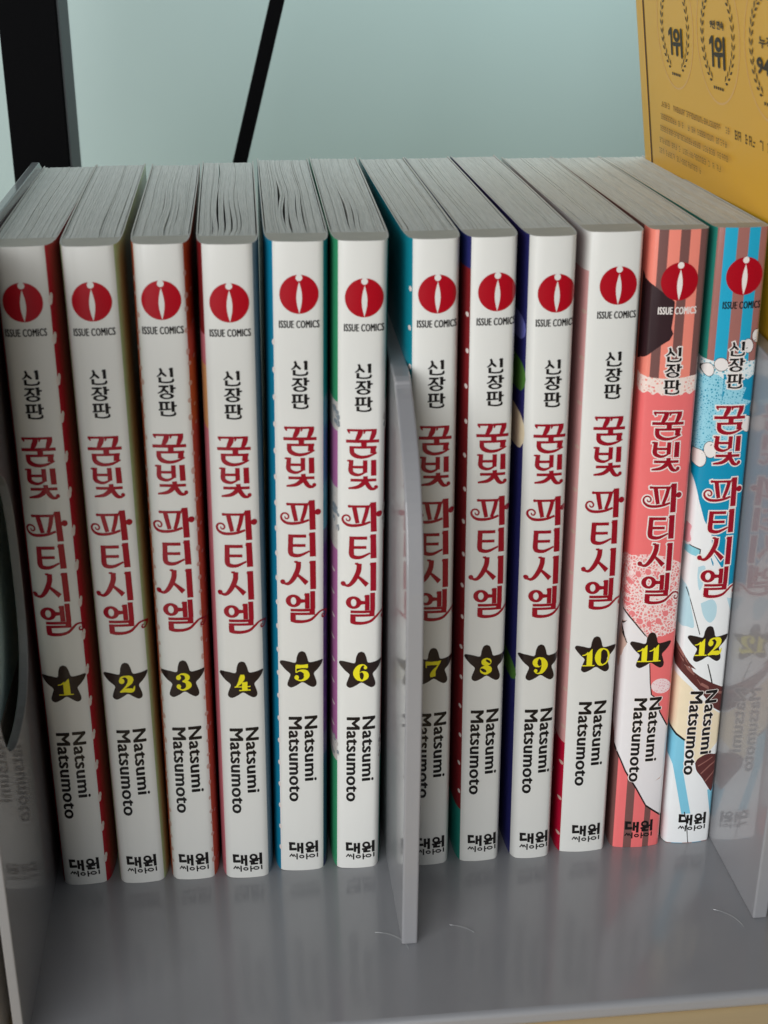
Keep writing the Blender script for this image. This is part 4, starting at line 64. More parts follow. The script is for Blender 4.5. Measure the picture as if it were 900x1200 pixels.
ART11 = [["salmon",[[-10.13,147.47],[-5.17,146.43],[0.6,146.25],[7.78,146.92],[8.81,137.95],[7.5,70.81],[8.14,53.0],[7.12,41.65],[3.26,44.44],[-8.68,38.37],[-9.6,38.42],[-12.46,75.63]]],["hair",[[-10.33,176.56],[-8.32,175.68],[-7.1,174.27],[-4.44,172.25],[-1.77,170.36],[-0.63,169.35],[-0.62,167.09],[-0.83,164.55],[-1.03,162.27],[-0.43,160.83],[-1.22,159.13],[-3.12,157.88],[-4.74,156.63],[-8.24,153.55],[-10.48,152.88]]],["lace",[[-9.43,149.94],[-5.35,148.94],[-2.45,148.64],[0.43,148.62],[3.58,148.82],[7.0,149.36],[8.12,149.71],[8.53,144.83],[8.53,144.83],[8.05,144.34],[7.52,144.45],[6.96,144.88],[6.44,144.89],[5.96,144.37],[5.47,143.99],[4.93,144.22],[4.37,144.66],[3.85,144.6],[3.37,144.07],[2.87,143.81],[2.32,144.16],[1.77,144.58],[1.26,144.44],[0.78,143.94],[0.27,143.81],[-0.29,144.26],[-0.84,144.64],[-1.34,144.43],[-1.83,143.97],[-2.35,143.98],[-2.9,144.5],[-3.45,144.83],[-3.95,144.57],[-4.44,144.17],[-4.97,144.32],[-5.53,144.9],[-6.07,145.16],[-6.56,144.85],[-7.06,144.54],[-7.6,144.83],[-8.16,145.43],[-8.69,145.62],[-9.19,145.29]]],["doily",[[12.93,84.17],[12.92,82.12],[12.54,80.13],[11.81,78.26],[10.74,76.53],[9.36,75.02],[7.69,73.74],[5.79,72.74],[3.7,72.03],[1.48,71.65],[-0.83,71.6],[-3.16,71.88],[-5.44,72.47],[-7.63,73.38],[-9.67,74.57],[-11.51,76.0],[-13.09,77.65],[-14.39,79.48],[-15.37,81.42],[-16.01,83.45],[-16.3,85.49],[-16.24,87.52],[-15.81,89.47],[-15.05,91.3],[-13.96,92.97],[-12.58,94.43],[-10.94,95.66],[-9.08,96.63],[-7.04,97.3],[-4.87,97.68],[-2.62,97.74],[-0.35,97.49],[1.89,96.93],[4.05,96.07],[6.07,94.94],[7.9,93.55],[9.51,91.95],[10.85,90.17],[11.88,88.24],[12.58,86.23]]],["salmon_petal",[[5.31,82.33],[5.18,81.75],[4.75,81.41],[4.19,81.44],[3.71,81.82],[3.49,82.41],[3.63,82.99],[4.05,83.32],[4.61,83.3],[5.1,82.92]]],["salmon_petal",[[4.44,79.05],[4.31,78.47],[3.88,78.13],[3.31,78.15],[2.83,78.54],[2.61,79.13],[2.75,79.71],[3.18,80.05],[3.74,80.02],[4.22,79.64]]],["salmon_petal",[[2.51,76.78],[2.38,76.2],[1.95,75.86],[1.39,75.89],[0.9,76.27],[0.69,76.87],[0.82,77.45],[1.25,77.79],[1.82,77.76],[2.3,77.38]]],["salmon_petal",[[-0.07,76.0],[-0.21,75.42],[-0.64,75.08],[-1.2,75.1],[-1.68,75.49],[-1.9,76.09],[-1.76,76.67],[-1.33,77.01],[-0.77,76.98],[-0.29,76.6]]],["salmon_petal",[[-2.8,76.86],[-2.94,76.28],[-3.37,75.94],[-3.93,75.96],[-4.41,76.35],[-4.62,76.94],[-4.49,77.52],[-4.06,77.86],[-3.49,77.84],[-3.01,77.45]]],["salmon_petal",[[-5.12,79.18],[-5.26,78.6],[-5.69,78.26],[-6.25,78.29],[-6.73,78.67],[-6.94,79.26],[-6.8,79.84],[-6.37,80.18],[-5.81,80.15],[-5.33,79.77]]],["salmon_petal",[[-6.57,82.48],[-6.7,81.91],[-7.13,81.57],[-7.69,81.6],[-8.17,81.98],[-8.38,82.57],[-8.24,83.14],[-7.81,83.48],[-7.25,83.45],[-6.78,83.07]]],["salmon_petal",[[-6.86,86.11],[-7.0,85.54],[-7.43,85.21],[-7.98,85.23],[-8.46,85.61],[-8.67,86.19],[-8.53,86.76],[-8.1,87.1],[-7.54,87.07],[-7.07,86.7]]],["salmon_petal",[[-5.96,89.34],[-6.1,88.78],[-6.52,88.44],[-7.08,88.47],[-7.55,88.84],[-7.76,89.42],[-7.62,89.99],[-7.2,90.32],[-6.64,90.3],[-6.17,89.92]]],["salmon_petal",[[-4.05,91.55],[-4.18,90.99],[-4.61,90.66],[-5.16,90.68],[-5.64,91.05],[-5.84,91.63],[-5.71,92.2],[-5.29,92.53],[-4.73,92.5],[-4.26,92.13]]],["salmon_petal",[[-1.5,92.32],[-1.63,91.76],[-2.06,91.42],[-2.61,91.45],[-3.09,91.82],[-3.3,92.4],[-3.16,92.96],[-2.74,93.29],[-2.18,93.27],[-1.71,92.9]]],["salmon_petal",[[1.19,91.5],[1.06,90.93],[0.63,90.6],[0.08,90.62],[-0.4,90.99],[-0.61,91.57],[-0.48,92.14],[-0.05,92.47],[0.5,92.45],[0.98,92.07]]],["salmon_petal",[[3.5,89.23],[3.37,88.67],[2.94,88.33],[2.39,88.35],[1.91,88.73],[1.69,89.31],[1.82,89.88],[2.25,90.21],[2.81,90.19],[3.28,89.81]]],["salmon_petal",[[4.97,85.97],[4.84,85.39],[4.42,85.06],[3.86,85.08],[3.38,85.46],[3.16,86.05],[3.29,86.62],[3.72,86.95],[4.28,86.93],[4.76,86.55]]],["outline",[[0.02,84.11],[7.61,83.76],[7.6,83.93],[0.01,84.27]]],["outline",[[-0.01,83.57],[7.55,80.81],[7.57,80.97],[0.01,83.73]]],["outline",[[-0.13,83.07],[6.95,78.05],[7.0,78.19],[-0.08,83.21]]],["outline",[[-0.35,82.64],[5.84,75.64],[5.92,75.76],[-0.27,82.76]]],["outline",[[-0.64,82.3],[4.29,73.72],[4.38,73.81],[-0.55,82.39]]],["outline",[[-1.0,82.08],[2.37,72.43],[2.49,72.48],[-0.89,82.13]]],["outline",[[-1.4,81.99],[0.22,71.82],[0.34,71.84],[-1.27,82.0]]],["outline",[[-1.81,82.03],[-2.05,71.95],[-1.92,71.93],[-1.69,82.0]]],["outline",[[-2.22,82.2],[-4.29,72.81],[-4.17,72.74],[-2.1,82.13]]],["outline",[[-2.6,82.49],[-6.37,74.33],[-6.26,74.23],[-2.49,82.39]]],["outline",[[-2.92,82.88],[-8.17,76.42],[-8.08,76.29],[-2.83,82.75]]],["outline",[[-3.18,83.35],[-9.59,78.97],[-9.52,78.82],[-3.11,83.2]]],["outline",[[-3.35,83.88],[-10.53,81.81],[-10.49,81.64],[-3.3,83.72]]],["outline",[[-3.42,84.43],[-10.96,84.77],[-10.95,84.6],[-3.41,84.26]]],["outline",[[-3.39,84.97],[-10.86,87.69],[-10.88,87.53],[-3.41,84.81]]],["outline",[[-3.26,85.46],[-10.22,90.39],[-10.27,90.25],[-3.31,85.32]]],["outline",[[-3.04,85.89],[-9.1,92.73],[-9.17,92.61],[-3.12,85.77]]],["outline",[[-2.75,86.22],[-7.55,94.58],[-7.65,94.49],[-2.85,86.13]]],["outline",[[-2.39,86.44],[-5.67,95.83],[-5.79,95.77],[-2.51,86.39]]],["outline",[[-2.0,86.54],[-3.57,96.41],[-3.69,96.4],[-2.12,86.52]]],["outline",[[-1.58,86.5],[-1.36,96.3],[-1.48,96.32],[-1.71,86.52]]],["outline",[[-1.18,86.33],[0.84,95.49],[0.72,95.56],[-1.3,86.39]]],["outline",[[-0.8,86.04],[2.9,94.04],[2.79,94.13],[-0.91,86.14]]],["outline",[[-0.47,85.65],[4.7,92.01],[4.6,92.14],[-0.57,85.78]]],["outline",[[-0.22,85.18],[6.13,89.53],[6.06,89.68],[-0.29,85.33]]],["outline",[[-0.05,84.65],[7.13,86.72],[7.08,86.89],[-0.09,84.82]]],["outline",[[0.02,84.19],[0.19,83.88],[0.0,83.65],[0.02,83.92]]],["outline",[[0.0,83.65],[0.13,83.3],[-0.11,83.14],[-0.04,83.39]]],["outline",[[-0.11,83.14],[-0.05,82.77],[-0.31,82.7],[-0.2,82.91]]],["outline",[[-0.31,82.7],[-0.32,82.33],[-0.59,82.35],[-0.44,82.51]]],["outline",[[-0.59,82.35],[-0.67,82.01],[-0.94,82.11],[-0.76,82.21]]],["outline",[[-0.94,82.11],[-1.08,81.81],[-1.34,81.99],[-1.14,82.03]]],["outline",[[-1.34,81.99],[-1.53,81.76],[-1.75,82.01],[-1.54,81.99]]],["outline",[[-1.75,82.01],[-1.98,81.85],[-2.16,82.16],[-1.96,82.07]]],["outline",[[-2.16,82.16],[-2.42,82.09],[-2.54,82.44],[-2.36,82.28]]],["outline",[[-2.54,82.44],[-2.82,82.45],[-2.88,82.81],[-2.72,82.61]]],["outline",[[-2.88,82.81],[-3.15,82.91],[-3.14,83.28],[-3.02,83.04]]],["outline",[[-3.14,83.28],[-3.4,83.46],[-3.32,83.8],[-3.25,83.53]]],["outline",[[-3.32,83.8],[-3.55,84.05],[-3.41,84.34],[-3.38,84.07]]],["outline",[[-3.41,84.34],[-3.59,84.65],[-3.4,84.89],[-3.42,84.62]]],["outline",[[-3.4,84.89],[-3.52,85.23],[-3.29,85.39],[-3.35,85.15]]],["outline",[[-3.29,85.39],[-3.34,85.76],[-3.08,85.83],[-3.19,85.62]]],["outline",[[-3.08,85.83],[-3.07,86.19],[-2.8,86.18],[-2.95,86.02]]],["outline",[[-2.8,86.18],[-2.72,86.52],[-2.45,86.42],[-2.63,86.31]]],["outline",[[-2.45,86.42],[-2.31,86.71],[-2.06,86.53],[-2.26,86.49]]],["outline",[[-2.06,86.53],[-1.87,86.76],[-1.65,86.51],[-1.85,86.54]]],["outline",[[-1.65,86.51],[-1.41,86.67],[-1.24,86.36],[-1.44,86.45]]],["outline",[[-1.24,86.36],[-0.98,86.44],[-0.85,86.09],[-1.04,86.24]]],["outline",[[-0.85,86.09],[-0.58,86.08],[-0.52,85.72],[-0.68,85.92]]],["outline",[[-0.52,85.72],[-0.25,85.62],[-0.25,85.25],[-0.38,85.49]]],["outline",[[-0.25,85.25],[0.0,85.07],[-0.07,84.74],[-0.15,85.0]]],["outline",[[-0.07,84.74],[0.15,84.48],[0.02,84.19],[-0.02,84.46]]],["outline",[[1.87,84.1],[2.25,83.46],[1.85,82.97],[2.08,83.5]]],["outline",[[1.85,82.97],[2.11,82.25],[1.62,81.91],[1.94,82.33]]],["outline",[[1.62,81.91],[1.75,81.15],[1.2,80.99],[1.6,81.28]]],["outline",[[1.2,80.99],[1.19,80.23],[0.61,80.26],[1.06,80.41]]],["outline",[[0.61,80.26],[0.45,79.54],[-0.12,79.76],[0.36,79.75]]],["outline",[[-0.12,79.76],[-0.41,79.14],[-0.94,79.52],[-0.46,79.36]]],["outline",[[-0.94,79.52],[-1.34,79.03],[-1.81,79.56],[-1.36,79.26]]],["outline",[[-1.81,79.56],[-2.29,79.22],[-2.66,79.87],[-2.27,79.44]]],["outline",[[-2.66,79.87],[-3.21,79.71],[-3.46,80.45],[-3.15,79.91]]],["outline",[[-3.46,80.45],[-4.04,80.47],[-4.16,81.24],[-3.94,80.64]]],["outline",[[-4.16,81.24],[-4.73,81.45],[-4.71,82.2],[-4.6,81.57]]],["outline",[[-4.71,82.2],[-5.25,82.58],[-5.09,83.29],[-5.09,82.66]]],["outline",[[-5.09,83.29],[-5.55,83.82],[-5.26,84.43],[-5.38,83.83]]],["outline",[[-5.26,84.43],[-5.63,85.07],[-5.23,85.56],[-5.46,85.04]]],["outline",[[-5.23,85.56],[-5.49,86.28],[-5.0,86.61],[-5.32,86.19]]],["outline",[[-5.0,86.61],[-5.12,87.36],[-4.57,87.52],[-4.97,87.23]]],["outline",[[-4.57,87.52],[-4.56,88.27],[-3.98,88.24],[-4.43,88.1]]],["outline",[[-3.98,88.24],[-3.83,88.94],[-3.26,88.74],[-3.74,88.74]]],["outline",[[-3.26,88.74],[-2.98,89.35],[-2.45,88.97],[-2.92,89.13]]],["outline",[[-2.45,88.97],[-2.05,89.45],[-1.59,88.93],[-2.04,89.23]]],["outline",[[-1.59,88.93],[-1.11,89.26],[-0.74,88.62],[-1.13,89.05]]],["outline",[[-0.74,88.62],[-0.2,88.78],[0.06,88.06],[-0.26,88.59]]],["outline",[[0.06,88.06],[0.63,88.04],[0.75,87.28],[0.53,87.88]]],["outline",[[0.75,87.28],[1.32,87.08],[1.31,86.32],[1.19,86.95]]],["outline",[[1.31,86.32],[1.84,85.95],[1.69,85.24],[1.69,85.87]]],["outline",[[1.69,85.24],[2.16,84.72],[1.87,84.1],[1.99,84.7]]],["outline",[[5.45,83.94],[6.21,82.65],[5.42,81.67],[6.03,82.69]]],["outline",[[5.42,81.67],[5.94,80.21],[4.96,79.55],[5.77,80.3]]],["outline",[[4.96,79.55],[5.22,78.0],[4.12,77.69],[5.07,78.14]]],["outline",[[4.12,77.69],[4.09,76.15],[2.93,76.21],[3.97,76.33]]],["outline",[[2.93,76.21],[2.63,74.77],[1.47,75.2],[2.53,74.98]]],["outline",[[1.47,75.2],[0.9,73.95],[-0.18,74.73],[0.84,74.18]]],["outline",[[-0.18,74.73],[-0.98,73.73],[-1.92,74.81],[-0.99,73.96]]],["outline",[[-1.92,74.81],[-2.9,74.13],[-3.64,75.45],[-2.87,74.35]]],["outline",[[-3.64,75.45],[-4.74,75.12],[-5.24,76.6],[-4.67,75.33]]],["outline",[[-5.24,76.6],[-6.4,76.65],[-6.64,78.19],[-6.3,76.82]]],["outline",[[-6.64,78.19],[-7.78,78.61],[-7.73,80.14],[-7.65,78.74]]],["outline",[[-7.73,80.14],[-8.8,80.9],[-8.48,82.31],[-8.65,80.97]]],["outline",[[-8.48,82.31],[-9.4,83.36],[-8.83,84.59],[-9.24,83.38]]],["outline",[[-8.83,84.59],[-9.56,85.87],[-8.76,86.84],[-9.38,85.84]]],["outline",[[-8.76,86.84],[-9.25,88.28],[-8.28,88.93],[-9.09,88.19]]],["outline",[[-8.28,88.93],[-8.52,90.44],[-7.43,90.75],[-8.37,90.31]]],["outline",[[-7.43,90.75],[-7.39,92.24],[-6.25,92.19],[-7.27,92.07]]],["outline",[[-6.25,92.19],[-5.94,93.57],[-4.81,93.16],[-5.85,93.37]]],["outline",[[-4.81,93.16],[-4.24,94.37],[-3.19,93.63],[-4.19,94.16]]],["outline",[[-3.19,93.63],[-2.4,94.59],[-1.48,93.56],[-2.39,94.37]]],["outline",[[-1.48,93.56],[-0.52,94.21],[0.21,92.95],[-0.55,94.0]]],["outline",[[0.21,92.95],[1.29,93.26],[1.8,91.84],[1.23,93.07]]],["outline",[[1.8,91.84],[2.95,91.79],[3.19,90.28],[2.84,91.63]]],["outline",[[3.19,90.28],[4.33,89.87],[4.3,88.37],[4.2,89.75]]],["outline",[[4.3,88.37],[5.38,87.63],[5.07,86.22],[5.22,87.55]]],["outline",[[5.07,86.22],[6.02,85.17],[5.45,83.94],[5.85,85.15]]],["outline",[[6.89,83.88],[7.79,82.33],[6.85,81.15],[7.62,82.36]]],["outline",[[6.85,81.15],[7.48,79.4],[6.3,78.6],[7.31,79.49]]],["outline",[[6.3,78.6],[6.62,76.74],[5.29,76.36],[6.46,76.88]]],["outline",[[5.29,76.36],[5.27,74.51],[3.87,74.58],[5.14,74.69]]],["outline",[[3.87,74.58],[3.5,72.85],[2.11,73.37],[3.41,73.06]]],["outline",[[2.11,73.37],[1.43,71.86],[0.13,72.8],[1.37,72.09]]],["outline",[[0.13,72.8],[-0.83,71.6],[-1.96,72.9],[-0.85,71.83]]],["outline",[[-1.96,72.9],[-3.14,72.08],[-4.03,73.67],[-3.11,72.31]]],["outline",[[-4.03,73.67],[-5.35,73.28],[-5.96,75.05],[-5.29,73.48]]],["outline",[[-5.96,75.05],[-7.35,75.11],[-7.63,76.97],[-7.25,75.28]]],["outline",[[-7.63,76.97],[-9.0,77.48],[-8.95,79.31],[-8.87,77.6]]],["outline",[[-8.95,79.31],[-10.22,80.22],[-9.84,81.92],[-10.07,80.29]]],["outline",[[-9.84,81.92],[-10.94,83.18],[-10.25,84.65],[-10.77,83.2]]],["outline",[[-10.25,84.65],[-11.12,86.19],[-10.16,87.35],[-10.95,86.16]]],["outline",[[-10.16,87.35],[-10.76,89.07],[-9.59,89.86],[-10.59,88.99]]],["outline",[[-9.59,89.86],[-9.87,91.66],[-8.57,92.03],[-9.72,91.53]]],["outline",[[-8.57,92.03],[-8.52,93.82],[-7.15,93.75],[-8.39,93.64]]],["outline",[[-7.15,93.75],[-6.78,95.41],[-5.42,94.92],[-6.68,95.21]]],["outline",[[-5.42,94.92],[-4.75,96.37],[-3.48,95.48],[-4.69,96.15]]],["outline",[[-3.48,95.48],[-2.54,96.63],[-1.44,95.39],[-2.53,96.41]]],["outline",[[-1.44,95.39],[-0.29,96.18],[0.59,94.67],[-0.32,95.97]]],["outline",[[0.59,94.67],[1.89,95.04],[2.49,93.34],[1.82,94.85]]],["outline",[[2.49,93.34],[3.87,93.28],[4.16,91.48],[3.77,93.12]]],["outline",[[4.16,91.48],[5.53,90.99],[5.5,89.19],[5.4,90.87]]],["outline",[[5.5,89.19],[6.79,88.3],[6.43,86.61],[6.64,88.22]]],["outline",[[6.43,86.61],[7.56,85.35],[6.89,83.88],[7.39,85.33]]],["sleeve",[[-11.54,83.77],[-9.17,81.77],[-6.33,78.02],[-1.37,71.82],[-0.47,68.86],[-0.06,62.97],[0.58,56.82],[1.16,53.0],[3.23,51.37],[4.09,46.97],[6.87,41.92],[8.58,40.53],[8.1,28.46],[7.97,9.82],[6.66,11.0],[2.07,14.84],[-1.14,20.99],[-4.78,27.09],[-7.48,33.59],[-8.68,38.37],[-10.66,41.08],[-12.5,63.99]]],["sleeve_shade",[[-7.24,76.91],[-7.44,76.36],[-7.67,75.83],[-7.85,75.27],[-7.93,74.64],[-7.87,73.89],[-7.7,73.05],[-7.5,72.23],[-7.32,71.53],[-7.16,71.0],[-6.98,70.58],[-6.84,70.19],[-6.79,69.75],[-6.85,69.29],[-7.01,68.83],[-7.19,68.3],[-7.36,67.64],[-7.47,66.8],[-7.57,65.81],[-7.69,64.77],[-7.9,63.76],[-8.21,62.61],[-8.59,61.33],[-9.01,60.3],[-9.43,59.89],[-9.89,60.31],[-10.4,61.33],[-10.84,62.63],[-11.08,63.92],[-11.07,65.21],[-10.89,66.62],[-10.61,68.04],[-10.34,69.35],[-10.11,70.5],[-9.85,71.58],[-9.55,72.58],[-9.19,73.55],[-8.76,74.45],[-8.27,75.28],[-7.74,76.09]]],["ink",[[-9.36,82.04],[-6.35,78.32],[-1.32,72.01],[-1.28,71.43],[-6.46,77.79],[-9.4,81.51]]],["ink",[[-0.15,63.17],[0.14,63.16],[0.7,56.99],[1.39,52.99],[3.45,51.46],[4.36,46.96],[7.0,42.07],[6.76,41.67],[3.96,46.88],[3.06,51.12],[1.04,52.86],[0.42,57.01]]],["ink",[[-8.71,38.89],[-7.3,33.69],[-4.6,27.24],[-0.97,21.14],[2.19,15.1],[6.78,11.27],[8.06,9.81],[8.01,9.27],[6.58,10.73],[1.99,14.57],[-1.32,20.78],[-4.95,26.89],[-7.66,33.5],[-8.97,38.7]]],["ink",[[-7.04,77.09],[-7.81,74.94],[-7.34,71.91],[-6.66,69.86],[-6.93,69.8],[-7.69,71.85],[-8.16,74.96]]],["lace_ball",[[6.95,55.47],[6.86,54.71],[6.49,54.04],[5.86,53.52],[5.04,53.21],[4.12,53.13],[3.18,53.31],[2.31,53.7],[1.61,54.29],[1.13,55.01],[0.93,55.78],[1.02,56.54],[1.4,57.21],[2.03,57.72],[2.84,58.03],[3.76,58.11],[4.7,57.94],[5.56,57.54],[6.27,56.96],[6.75,56.25]]],["sleeve_shade",[[6.68,25.61],[5.88,23.79],[4.53,23.23],[5.98,24.32]]]]
